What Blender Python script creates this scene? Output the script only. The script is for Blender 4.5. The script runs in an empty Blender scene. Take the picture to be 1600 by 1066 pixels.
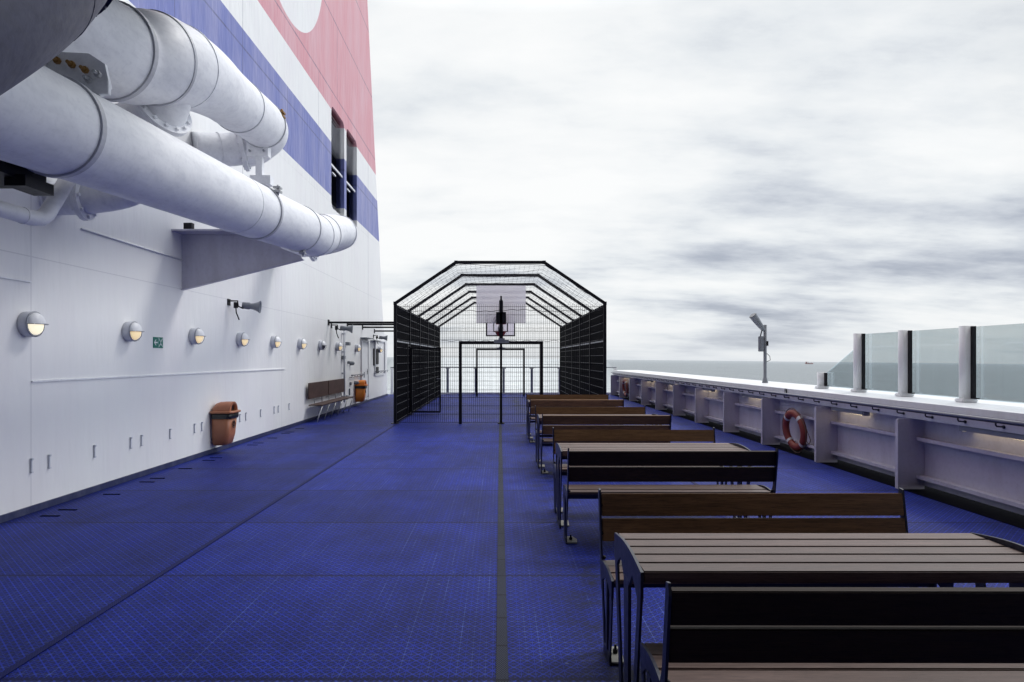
import bpy, bmesh, math, random
from mathutils import Vector, Matrix
random.seed(7)
S = bpy.context.scene
COL = S.collection
PI = math.pi
R = math.radians

# ------------------------------------------------------------------ materials
def new_mat(name):
    m = bpy.data.materials.new(name); m.use_nodes = True
    nt = m.node_tree
    return m, nt, nt.nodes['Principled BSDF']
def N(nt, t, **kw):
    n = nt.nodes.new(t)
    for k, v in kw.items(): setattr(n, k, v)
    return n
def L(nt, a, b): nt.links.new(a, b)
def math_n(nt, op, a, b=None, c=None, clamp=False):
    n = nt.nodes.new('ShaderNodeMath'); n.operation = op; n.use_clamp = clamp
    for i, v in enumerate((a, b, c)):
        if v is None: continue
        if isinstance(v, (int, float)): n.inputs[i].default_value = v
        else: nt.links.new(v, n.inputs[i])
    return n.outputs[0]
def mixc(nt, fac, a, b, mode='MIX'):
    n = nt.nodes.new('ShaderNodeMix'); n.data_type = 'RGBA'; n.blend_type = mode
    for i, v in ((0, fac), (6, a), (7, b)):
        if isinstance(v, (int, float)): n.inputs[i].default_value = v
        elif isinstance(v, (tuple, list)): n.inputs[i].default_value = (*v, 1) if len(v) == 3 else v
        else: nt.links.new(v, n.inputs[i])
    return n.outputs[2]
def noise(nt, scale, detail=3, rough=.55, vec=None, stretch=None):
    n = nt.nodes.new('ShaderNodeTexNoise'); n.inputs['Scale'].default_value = scale
    n.inputs['Detail'].default_value = detail; n.inputs['Roughness'].default_value = rough
    if vec is None:
        tc = nt.nodes.new('ShaderNodeTexCoord'); vec = tc.outputs['Object']
    if stretch:
        mp = nt.nodes.new('ShaderNodeMapping'); mp.inputs['Scale'].default_value = stretch
        nt.links.new(vec, mp.inputs['Vector']); vec = mp.outputs[0]
    nt.links.new(vec, n.inputs['Vector'])
    return n.outputs['Fac']
def ramp(nt, fac, stops):
    n = nt.nodes.new('ShaderNodeValToRGB'); nt.links.new(fac, n.inputs[0])
    cr = n.color_ramp
    while len(cr.elements) < len(stops): cr.elements.new(.5)
    for e, (p, c) in zip(cr.elements, stops):
        e.position = p; e.color = (*c, 1) if isinstance(c, (tuple, list)) else (c, c, c, 1)
    return n.outputs[0]
def bump(nt, bs, h, strength=.3, dist=.01):
    b = nt.nodes.new('ShaderNodeBump'); b.inputs['Strength'].default_value = strength
    b.inputs['Distance'].default_value = dist
    nt.links.new(h, b.inputs['Height']); nt.links.new(b.outputs[0], bs.inputs['Normal'])

def paint(name, col, rough=.45, dirt=.12, dirtcol=(.30, .26, .24), wav=0, metal=0, bscale=60, streak=(3, 3, .6), spec=.5):
    m, nt, bs = new_mat(name); bs.inputs['Specular IOR Level'].default_value = spec
    n1 = noise(nt, 2.2, 5, .6, stretch=streak)
    n2 = noise(nt, 23, 4, .6)
    f = math_n(nt, 'MULTIPLY', ramp(nt, n1, [(.45, 0.0), (.8, 1.0)]), dirt)
    f2 = math_n(nt, 'MULTIPLY', ramp(nt, n2, [(.5, 0.0), (.85, 1.0)]), dirt * .8)
    c = mixc(nt, f, col, dirtcol); c = mixc(nt, f2, c, dirtcol)
    L(nt, c, bs.inputs['Base Color'])
    r = math_n(nt, 'MULTIPLY_ADD', n2, .25, rough - .12)
    L(nt, r, bs.inputs['Roughness']); bs.inputs['Metallic'].default_value = metal
    if wav:
        h = noise(nt, 1.6, 2, .5)
        h2 = noise(nt, bscale, 2, .5)
        hh = math_n(nt, 'MULTIPLY_ADD', h2, .04, h)
        bump(nt, bs, hh, wav, .05)
    else:
        bump(nt, bs, n2, .06, .01)
    return m

M = {}
M['white'] = paint('white_paint', (.80, .81, .84), .42, .22, wav=.25)
M['white_pipe'] = paint('pipe_paint', (.81, .82, .85), .50, .30, dirtcol=(.34,.35,.42), wav=.5, streak=(6, 1.6, 6), bscale=9)
M['dark_pipe'] = paint('sooty_pipe_paint', (.028, .032, .085), .5, .5, dirtcol=(.008, .008, .03), wav=.3, streak=(8, 1.5, 8))  # the near pipe's shade is put into its colour as dark navy
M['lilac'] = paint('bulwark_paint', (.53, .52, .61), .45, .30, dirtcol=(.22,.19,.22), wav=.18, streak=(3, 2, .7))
M['cap'] = paint('cap_paint', (.80, .82, .84), .38, .15, wav=.1)
M['black'] = paint('black_steel', (.005, .005, .008), .5, .15, dirtcol=(.02, .02, .03), spec=.25)
M['mesh_black'] = paint('fence_wire', (.004, .004, .007), .7, 0, spec=.06)
M['wire_grey'] = paint('fence_cross_wire', (.055, .055, .065), .5, 0)
M['navy'] = paint('bench_steel', (.012, .014, .035), .38, .25, dirtcol=(.04, .04, .07))
M['gutter'] = paint('gutter_dark', (.003, .003, .006), .9, .2, dirtcol=(.01, .01, .015), spec=.02)
M['skirt'] = paint('skirting_navy', (.022, .028, .08), .45, .5, dirtcol=(.12, .13, .2))
M['grey'] = paint('grey_metal', (.30, .32, .36), .4, .2)
M['mid_grey'] = paint('horn_grey', (.19, .21, .24), .45, .2)
M['lamp_grey'] = paint('lamp_housing_paint', (.60, .62, .68), .45, .2)
M['steel'] = paint('galvanised_steel', (.45, .46, .48), .35, .2, metal=.6)
M['bin_salmon'] = paint('bin_terracotta', (.36, .135, .065), .42, .25, dirtcol=(.2, .08, .06))
M['bin_orange'] = paint('bin_orange', (.72, .20, .012), .4, .15, dirtcol=(.3, .1, .03))
M['liner'] = paint('bin_liner', (.008, .008, .010), .35, 0)
M['buoy'] = paint('buoy_red', (.22, .035, .022), .5, .35, dirtcol=(.16, .04, .03))
M['tape'] = paint('buoy_tape', (.62, .62, .62), .4, .3)
M['rope'] = paint('rope', (.16, .10, .08), .8, .3)
M['brass'] = paint('rusty_bolt', (.30, .17, .05), .5, .5, dirtcol=(.12, .05, .02), metal=.5)
M['bead'] = paint('clamp_band', (.50, .51, .56), .4, .3)
M['green'] = paint('sign_green', (.0, .16, .12), .4, .05)
M['signwhite'] = paint('sign_white', (.75, .78, .78), .4, .05)
M['net'] = paint('net_cord', (.03, .03, .04), .8, 0)
M['board'] = paint('backboard', (.42, .40, .48), .45, .15)
M['boardw'] = paint('backboard_front', (.72, .68, .80), .45, .1)
M['hoopred'] = paint('hoop_red', (.25, .012, .02), .45, .1)
M['footplate'] = paint('foot_plate', (.25, .25, .23), .5, .4, dirtcol=(.2, .16, .1))
def translucent(name, col):
    m, nt, bs = new_mat(name); out = nt.nodes['Material Output']
    n = noise(nt, 3, 4); c = mixc(nt, n, col, tuple(k*.85 for k in col))
    df = N(nt, 'ShaderNodeBsdfDiffuse'); tr = N(nt, 'ShaderNodeBsdfTranslucent'); mx = N(nt, 'ShaderNodeMixShader'); mx.inputs[0].default_value = .75; tp = N(nt, 'ShaderNodeBsdfTransparent'); m2 = N(nt, 'ShaderNodeMixShader'); m2.inputs[0].default_value = .30
    L(nt, c, df.inputs[0]); L(nt, c, tr.inputs[0]); L(nt, df.outputs[0], mx.inputs[1]); L(nt, tr.outputs[0], mx.inputs[2]); L(nt, mx.outputs[0], m2.inputs[1]); L(nt, tp.outputs[0], m2.inputs[2]); L(nt, m2.outputs[0], out.inputs[0])
    return m
M['board'] = translucent('backboard_back', (.86, .84, .89)); M['boardw'] = translucent('backboard_front', (.88, .84, .94))
M['shipred'] = paint('hull_red', (.62, .40, .40), .7, 0)  # distance haze blended into the hull colour

def glow(name, col, strength, base=(.8, .7, .5)):
    m, nt, bs = new_mat(name)
    bs.inputs['Base Color'].default_value = (*base, 1); bs.inputs['Roughness'].default_value = .3
    n = noise(nt, 14, 2)
    c = mixc(nt, n, col, tuple(min(1, k * 1.25) for k in col))
    L(nt, c, bs.inputs['Emission Color']); bs.inputs['Emission Strength'].default_value = strength
    return m
M['lamp_glass'] = glow('lamp_glass_lit', (1.0, .66, .34), .62)
M['lamp_glass_bright'] = glow('lamp_glass_bright', (1.0, .84, .62), .85)
M['lamp_off'] = paint('lamp_glass_unlit', (.10, .10, .12), .2, 0)
M['tube'] = glow('tube_lit', (1.0, .72, .42), 3.0)

def make_glass():
    m, nt, bs = new_mat('screen_glass')
    out = nt.nodes['Material Output']
    tr = N(nt, 'ShaderNodeBsdfTransparent')
    n = noise(nt, 1.6, 3, .5, stretch=(1, 1.5, .7))
    L(nt, mixc(nt, ramp(nt, n, [(.35, 0.0), (.7, 1.0)]), (.935, .96, .96), (.955, .975, .975)), tr.inputs[0])
    gl = N(nt, 'ShaderNodeBsdfGlossy'); gl.inputs['Roughness'].default_value = .04
    gl.inputs[0].default_value = (.8, .9, .95, 1)
    fr = N(nt, 'ShaderNodeFresnel'); fr.inputs[0].default_value = 1.35
    mx = N(nt, 'ShaderNodeMixShader')
    L(nt, math_n(nt, 'MULTIPLY', fr.outputs[0], .5), mx.inputs[0]); L(nt, tr.outputs[0], mx.inputs[1]); L(nt, gl.outputs[0], mx.inputs[2])
    L(nt, mx.outputs[0], out.inputs[0])
    return m
M['glass'] = make_glass()

def make_wood(name, c1, c2, rough=.42, spec=.4):
    m, nt, bs = new_mat(name)
    oi = N(nt, 'ShaderNodeObjectInfo')
    tc = N(nt, 'ShaderNodeTexCoord'); ad = N(nt, 'ShaderNodeVectorMath', operation='ADD')
    cb = N(nt, 'ShaderNodeCombineXYZ')
    L(nt, math_n(nt, 'MULTIPLY', oi.outputs['Random'], 37.0), cb.inputs[0]); L(nt, oi.outputs['Random'], cb.inputs[1])
    L(nt, tc.outputs['Object'], ad.inputs[0]); L(nt, cb.outputs[0], ad.inputs[1])
    g = noise(nt, 3.0, 8, .68, vec=ad.outputs[0], stretch=(.8, 16, 16))
    g2 = noise(nt, 9, 5, .7, vec=ad.outputs[0], stretch=(1.2, 30, 30))
    b = noise(nt, 1.1, 3, .5, vec=ad.outputs[0], stretch=(1, 2, 5))
    c = mixc(nt, ramp(nt, g, [(.3, 0.0), (.72, 1.0)]), c1, c2)
    c = mixc(nt, math_n(nt, 'MULTIPLY', ramp(nt, b, [(.4, 0.0), (.75, 1.0)]), .5), c, tuple(k * .55 for k in c1))
    c = mixc(nt, math_n(nt, 'MULTIPLY', ramp(nt, g2, [(.5, 0.0), (.62, 1.0)]), .6), c, tuple(k * .35 for k in c1))
    v = math_n(nt, 'MULTIPLY_ADD', oi.outputs['Random'], .5, .75)
    hs = N(nt, 'ShaderNodeHueSaturation'); L(nt, v, hs.inputs['Value']); L(nt, c, hs.inputs['Color'])
    L(nt, hs.outputs[0], bs.inputs['Base Color'])
    L(nt, math_n(nt, 'MULTIPLY_ADD', g, .3, rough - .1), bs.inputs['Roughness'])
    bs.inputs['Specular IOR Level'].default_value = spec
    bump(nt, bs, g2, .25, .004)
    return m
M['wood_top'] = make_wood('tabletop_wood', (.088, .050, .040), (.20, .130, .112), .42, .4)
M['wood_back'] = make_wood('backrest_wood', (.13, .066, .028), (.29, .152, .064), .5, .3)
M['wood_dark'] = make_wood('backrest_wood_dark', (.022, .012, .008), (.045, .024, .015), .6, .2)  # same backrest wood, backlit shade put into the colour
M['wood_wall'] = make_wood('wall_bench_wood', (.06, .034, .03), (.105, .06, .052), .5, .3)

# ---- funnel paint: bands by height, a white disc, welds, streaks
def make_funnel(dark=False):
    m, nt, bs = new_mat('funnel_louvre_paint' if dark else 'funnel_paint')
    tc = N(nt, 'ShaderNodeTexCoord'); sp = N(nt, 'ShaderNodeSeparateXYZ'); L(nt, tc.outputs['Object'], sp.inputs[0])
    y, z = sp.outputs[1], sp.outputs[2]
    if dark: W, B, P = (.60, .60, .62), (.004, .005, .02), (.10, .006, .006)
    else: W, B, P = (.82, .825, .825), (.125, .155, .43), (.62, .26, .31)
    c = mixc(nt, math_n(nt, 'GREATER_THAN', z, 6.2), W, B)
    c = mixc(nt, math_n(nt, 'GREATER_THAN', z, 7.72), c, W)
    c = mixc(nt, math_n(nt, 'GREATER_THAN', z, 8.66), c, P)
    if not dark:
        dy = math_n(nt, 'SUBTRACT', y, 15.1); dz = math_n(nt, 'SUBTRACT', z, 12.3)
        d = math_n(nt, 'SQRT', math_n(nt, 'ADD', math_n(nt, 'MULTIPLY', dy, dy), math_n(nt, 'MULTIPLY', dz, dz)))
        c = mixc(nt, math_n(nt, 'LESS_THAN', d, 3.0), c, W)
        # fading of the paint
        n0 = noise(nt, .9, 5, .65, stretch=(1, 1.4, .35))
        c = mixc(nt, math_n(nt, 'MULTIPLY', ramp(nt, n0, [(.4, 0.0), (.75, 1.0)]), .30), c, (.72, .66, .72))
        n1 = noise(nt, 3, 6, .7, stretch=(1, 3, .25))
        low = math_n(nt, 'LESS_THAN', z, 6.0)
        amt = math_n(nt, 'MULTIPLY', ramp(nt, n1, [(.5, 0.0), (.85, 1.0)]), math_n(nt, 'MULTIPLY_ADD', low, -.07, .12))
        c = mixc(nt, amt, c, (.34, .34, .42))
        rs = noise(nt, 5, 5, .75, stretch=(1, 3.5, .16)); rsm = ramp(nt, rs, [(.66, 0.0), (.76, 1.0)])
        c = mixc(nt, math_n(nt, 'MULTIPLY', rsm, .22), c, (.34, .25, .20))
        # dark weld seams
        seam = None
        def line(a, pos, w, lo=None, hi=None, other=None):
            k = math_n(nt, 'LESS_THAN', math_n(nt, 'ABSOLUTE', math_n(nt, 'SUBTRACT', a, pos)), w)
            if lo is not None: k = math_n(nt, 'MULTIPLY', k, math_n(nt, 'GREATER_THAN', other, lo))
            if hi is not None: k = math_n(nt, 'MULTIPLY', k, math_n(nt, 'LESS_THAN', other, hi))
            return k
        lines = [line(z, 7.38, .018), line(z, 9.2, .022), line(z, 11.35, .022), line(z, 13.5, .022),
                 line(y, 15.0, .012, 6.2, 7.72, z), line(y, 17.6, .014, 6.2, 9.2, z), line(y, 12.4, .012, 5.0, 9.2, z),
                 line(y, 20.62, .0, 0, 1, z), line(y, 24.2, .02, 3.0, 9.2, z), line(y, 13.9, .014, 9.2, 11.35, z), line(y, 19.6, .018, 9.2, 11.35, z),
                 line(y, 9.8, .010, 5.2, 7.4, z)]
        seam = lines[0]
        for k in lines[1:]: seam = math_n(nt, 'MAXIMUM', seam, k)
        nn = noise(nt, 3.5, 4, .7)
        c = mixc(nt, math_n(nt, 'MULTIPLY', seam, math_n(nt, 'MULTIPLY_ADD', nn, 1.1, -.05, clamp=True)), c, (.03, .03, .10))
        soft = [line(y, 6.8, .008, .06, 3.4, z), line(y, 14.6, .008, 0.06, 3.4, z), line(z, 2.62, .006), line(z, 3.9, .008), line(y, 21.9, .01, 2.5, 6.2, z)]
        s2 = soft[0]
        for k in soft[1:]: s2 = math_n(nt, 'MAXIMUM', s2, k)
        c = mixc(nt, math_n(nt, 'MULTIPLY', s2, .28), c, (.30, .30, .36))
        # plating oil-canning + rough relief on the upper casing
        h = noise(nt, 1.3, 2, .5, stretch=(1, 1.2, .8)); h2 = noise(nt, 3.2, 3, .5, stretch=(1, 2.2, .5))
        up = math_n(nt, 'MULTIPLY_ADD', math_n(nt, 'GREATER_THAN', z, 6.0), .9, .45)
        hh = math_n(nt, 'ADD', math_n(nt, 'MULTIPLY', h, .5), math_n(nt, 'MULTIPLY', h2, math_n(nt, 'MULTIPLY', up, .9)))
        hh = math_n(nt, 'SUBTRACT', hh, math_n(nt, 'MULTIPLY', seam, .15))
        bump(nt, bs, hh, .55, .05)
    L(nt, c, bs.inputs['Base Color'])
    bs.inputs['Roughness'].default_value = .45
    return m
M['funnel'] = make_funnel(); M['louvre'] = make_funnel(True)

# ---- deck mat
def make_deck():
    m, nt, bs = new_mat('blue_deck_mat')
    tc = N(nt, 'ShaderNodeTexCoord'); sp = N(nt, 'ShaderNodeSeparateXYZ'); L(nt, tc.outputs['Object'], sp.inputs[0])
    x, y = sp.outputs[0], sp.outputs[1]
    P = .0726
    u = math_n(nt, 'FRACT', math_n(nt, 'DIVIDE', math_n(nt, 'ADD', x, 10.02), P))
    v = math_n(nt, 'FRACT', math_n(nt, 'DIVIDE', math_n(nt, 'ADD', y, 10.0), P * 1.02))
    def edge(a, w): return math_n(nt, 'LESS_THAN', math_n(nt, 'SUBTRACT', .5, math_n(nt, 'ABSOLUTE', math_n(nt, 'SUBTRACT', a, .5))), w)
    lx = edge(u, .035); ly = edge(v, .035)
    # star pattern inside each cell
    u2 = math_n(nt, 'FRACT', math_n(nt, 'MULTIPLY', u, 2.0)); v2 = math_n(nt, 'FRACT', math_n(nt, 'MULTIPLY', v, 2.0))
    d1 = math_n(nt, 'LESS_THAN', math_n(nt, 'ABSOLUTE', math_n(nt, 'SUBTRACT', u, v)), .075)
    d2 = math_n(nt, 'LESS_THAN', math_n(nt, 'ABSOLUTE', math_n(nt, 'SUBTRACT', math_n(nt, 'ADD', u, v), 1.0)), .075)
    d3 = math_n(nt, 'LESS_THAN', math_n(nt, 'ABSOLUTE', math_n(nt, 'SUBTRACT', math_n(nt, 'ADD', u2, v2), 1.0)), .12)
    d4 = math_n(nt, 'LESS_THAN', math_n(nt, 'ABSOLUTE', math_n(nt, 'SUBTRACT', u2, v2)), .12)
    d5 = math_n(nt, 'LESS_THAN', math_n(nt, 'ABSOLUTE', math_n(nt, 'SUBTRACT', u, .5)), .035); d6 = math_n(nt, 'LESS_THAN', math_n(nt, 'ABSOLUTE', math_n(nt, 'SUBTRACT', v, .5)), .035)
    star = math_n(nt, 'MAXIMUM', math_n(nt, 'MAXIMUM', math_n(nt, 'MAXIMUM', d1, d2), math_n(nt, 'MULTIPLY', math_n(nt, 'MAXIMUM', d3, d4), .45)), math_n(nt, 'MULTIPLY', math_n(nt, 'MAXIMUM', d5, d6), .8))
    big = noise(nt, .55, 5, .6); mid = noise(nt, 3.2, 5, .65, stretch=(1.0, .45, 1)); fine = noise(nt, 38, 3, .6)
    base = mixc(nt, ramp(nt, big, [(.35, 0.0), (.7, 1.0)]), (.0028, .0062, .145), (.0065, .017, .33))
    # every mat panel has aged differently, shade painted into the strip beside the casing
    px = math_n(nt, 'FLOOR', math_n(nt, 'DIVIDE', math_n(nt, 'ADD', x, 20 + 2.48), 2.48)); py = math_n(nt, 'FLOOR', math_n(nt, 'DIVIDE', math_n(nt, 'ADD', y, 20 - 4.56), 1.56))
    pc = N(nt, 'ShaderNodeCombineXYZ'); L(nt, px, pc.inputs[0]); L(nt, py, pc.inputs[1])
    pw = N(nt, 'ShaderNodeTexWhiteNoise', noise_dimensions='2D'); L(nt, pc.outputs[0], pw.inputs['Vector'])
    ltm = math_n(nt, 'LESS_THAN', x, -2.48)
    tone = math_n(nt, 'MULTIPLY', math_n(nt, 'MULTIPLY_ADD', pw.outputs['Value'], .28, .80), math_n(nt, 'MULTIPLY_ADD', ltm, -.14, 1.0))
    grime = ramp(nt, noise(nt, 1.3, 6, .7, stretch=(1, .6, 1)), [(.38, .62), (.62, 1.0)])
    tone = math_n(nt, 'MULTIPLY', tone, grime)
    # dust wear along the walking line
    wear = ramp(nt, math_n(nt, 'MULTIPLY', mid, 1.0), [(.42, 0.0), (.74, 1.0)])
    base = mixc(nt, math_n(nt, 'MULTIPLY', wear, .30), base, (.022, .055, .50))
    hole = math_n(nt, 'SUBTRACT', 1.0, star)
    math_boost = mixc(nt, .35, base, (.030, .075, .66))
    col = mixc(nt, math_n(nt, 'MULTIPLY', hole, .88), math_boost, (.0010, .0014, .022))
    # per-line strength variation
    cell = math_n(nt, 'FLOOR', math_n(nt, 'DIVIDE', math_n(nt, 'ADD', x, 10.02 + P / 2), P))
    wn = N(nt, 'ShaderNodeTexWhiteNoise', noise_dimensions='1D'); L(nt, cell, wn.inputs['W'])
    n5 = noise(nt, 2.4, 4, .7, stretch=(2.2, .6, 1))
    vis = ramp(nt, n5, [(.40, .16), (.64, 1.0)])
    ls = math_n(nt, 'MULTIPLY', lx, math_n(nt, 'MULTIPLY', math_n(nt, 'MULTIPLY_ADD', wn.outputs[0], .50, .08), vis))
    col = mixc(nt, ls, col, (.13, .21, .72))
    col = mixc(nt, math_n(nt, 'MULTIPLY', math_n(nt, 'MULTIPLY', ly, .45), vis), col, (.16, .21, .50))
    # scratches / specks
    sc = noise(nt, 5, 6, .8, stretch=(2.5, .35, 1)); scm = ramp(nt, sc, [(.62, 0.0), (.72, 1.0)])
    col = mixc(nt, math_n(nt, 'MULTIPLY', scm, .35), col, (.17, .23, .50))
    spk = N(nt, 'ShaderNodeTexVoronoi'); spk.inputs['Scale'].default_value = 3.2; L(nt, tc.outputs['Object'], spk.inputs['Vector'])
    sm = math_n(nt, 'LESS_THAN', spk.outputs['Distance'], .035)
    col = mixc(nt, math_n(nt, 'MULTIPLY', sm, .22), col, (.35, .42, .65))
    # panel cross joints every 1.56 m
    jf = math_n(nt, 'FRACT', math_n(nt, 'DIVIDE', math_n(nt, 'ADD', y, 20 - 4.56 + .78), 1.56))
    dj = math_n(nt, 'MULTIPLY', math_n(nt, 'ABSOLUTE', math_n(nt, 'SUBTRACT', jf, .5)), 1.56)
    joff = math_n(nt, 'FRACT', math_n(nt, 'DIVIDE', math_n(nt, 'ADD', y, 20 - 4.56 + .78), 1.56))
    dots = math_n(nt, 'GREATER_THAN', math_n(nt, 'FRACT', math_n(nt, 'MULTIPLY', x, 42)), .42)
    j1 = math_n(nt, 'LESS_THAN', dj, .012)
    j2 = math_n(nt, 'MULTIPLY', math_n(nt, 'LESS_THAN', dj, .022), dots)
    jm = math_n(nt, 'MAXIMUM', math_n(nt, 'MULTIPLY', j1, .75), math_n(nt, 'MULTIPLY', j2, .8))
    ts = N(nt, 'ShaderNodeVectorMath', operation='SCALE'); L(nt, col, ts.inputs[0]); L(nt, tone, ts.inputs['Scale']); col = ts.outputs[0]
    col = mixc(nt, jm, col, (.004, .005, .035))
    # contact shade along the bench feet, painted into the mat in blotches
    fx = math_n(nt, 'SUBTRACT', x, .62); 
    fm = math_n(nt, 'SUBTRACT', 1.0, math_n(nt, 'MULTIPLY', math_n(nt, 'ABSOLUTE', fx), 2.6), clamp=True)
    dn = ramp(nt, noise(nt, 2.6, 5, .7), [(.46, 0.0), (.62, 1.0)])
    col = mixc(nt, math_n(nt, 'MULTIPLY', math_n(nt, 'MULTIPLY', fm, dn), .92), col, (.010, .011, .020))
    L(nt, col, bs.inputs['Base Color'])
    L(nt, math_n(nt, 'MULTIPLY_ADD', fine, .2, .46), bs.inputs['Roughness'])
    bs.inputs['Specular IOR Level'].default_value = .11
    hh = math_n(nt, 'ADD', math_n(nt, 'MAXIMUM', star, math_n(nt, 'MAXIMUM', lx, ly)), math_n(nt, 'MULTIPLY', jm, -1.0))
    bump(nt, bs, hh, .35, .004)
    return m
M['deck'] = make_deck()
def make_strip(name, c1, c2):
    m, nt, bs = new_mat(name)
    tc = N(nt, 'ShaderNodeTexCoord'); sp = N(nt, 'ShaderNodeSeparateXYZ'); L(nt, tc.outputs['Object'], sp.inputs[0])
    a = math_n(nt, 'FRACT', math_n(nt, 'ADD', math_n(nt, 'MULTIPLY', sp.outputs[0], 75), math_n(nt, 'MULTIPLY', sp.outputs[1], 45)))
    b = math_n(nt, 'FRACT', math_n(nt, 'SUBTRACT', math_n(nt, 'MULTIPLY', sp.outputs[0], 75), math_n(nt, 'MULTIPLY', sp.outputs[1], 45)))
    k = math_n(nt, 'MAXIMUM', math_n(nt, 'LESS_THAN', a, .34), math_n(nt, 'LESS_THAN', b, .34))
    n = noise(nt, 2.5, 4, .6, stretch=(1, .5, 1))
    c = mixc(nt, k, c1, mixc(nt, n, c2, tuple(v * .45 for v in c2)))
    fr = math_n(nt, 'LESS_THAN', math_n(nt, 'FRACT', math_n(nt, 'DIVIDE', math_n(nt, 'ADD', sp.outputs[1], 20 - 4.53), .39)), .05)
    c = mixc(nt, math_n(nt, 'MULTIPLY', fr, .7), c, c1)
    L(nt, c, bs.inputs['Base Color']); bs.inputs['Roughness'].default_value = .6; bs.inputs['Specular IOR Level'].default_value = .12
    bump(nt, bs, k, .4, .004)
    return m
M['strip'] = make_strip('centre_strip', (.002, .003, .008), (.055, .065, .11))
M['strip_dark'] = make_strip('side_strip', (.002, .004, .05), (.006, .012, .13))

def make_sea():
    m, nt, bs = new_mat('sea_water')
    tc = N(nt, 'ShaderNodeTexCoord'); sp = N(nt, 'ShaderNodeSeparateXYZ'); L(nt, tc.outputs['Object'], sp.inputs[0])
    x, y = sp.outputs[0], sp.outputs[1]
    n = noise(nt, .012, 6, .6, stretch=(1, .35, 1)); n2 = noise(nt, .10, 6, .7, stretch=(.6, 1, 1))
    c = mixc(nt, n, (.14, .165, .185), (.235, .265, .285))
    # foam wake behind the stern, widening with distance
    wd = math_n(nt, 'MULTIPLY_ADD', y, .16, 14.0)
    wk = math_n(nt, 'SUBTRACT', 1.0, math_n(nt, 'DIVIDE', math_n(nt, 'ABSOLUTE', x), wd), clamp=True)
    wm = math_n(nt, 'MULTIPLY', math_n(nt, 'POWER', wk, .5), ramp(nt, n2, [(.30, .5), (.6, 1.0)]))
    c = mixc(nt, wm, c, (.86, .90, .92))
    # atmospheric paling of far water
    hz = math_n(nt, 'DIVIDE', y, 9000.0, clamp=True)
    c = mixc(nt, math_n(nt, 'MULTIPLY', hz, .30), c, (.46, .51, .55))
    L(nt, c, bs.inputs['Base Color'])
    bs.inputs['Roughness'].default_value = .45; bs.inputs['Specular IOR Level'].default_value = .25
    h = noise(nt, .5, 5, .6, stretch=(.5, 1, 1)); h2 = noise(nt, .06, 4, .6)
    bump(nt, bs, math_n(nt, 'ADD', h, math_n(nt, 'MULTIPLY', h2, 4.0)), .8, 1.5)
    return m
M['sea'] = make_sea()

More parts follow.
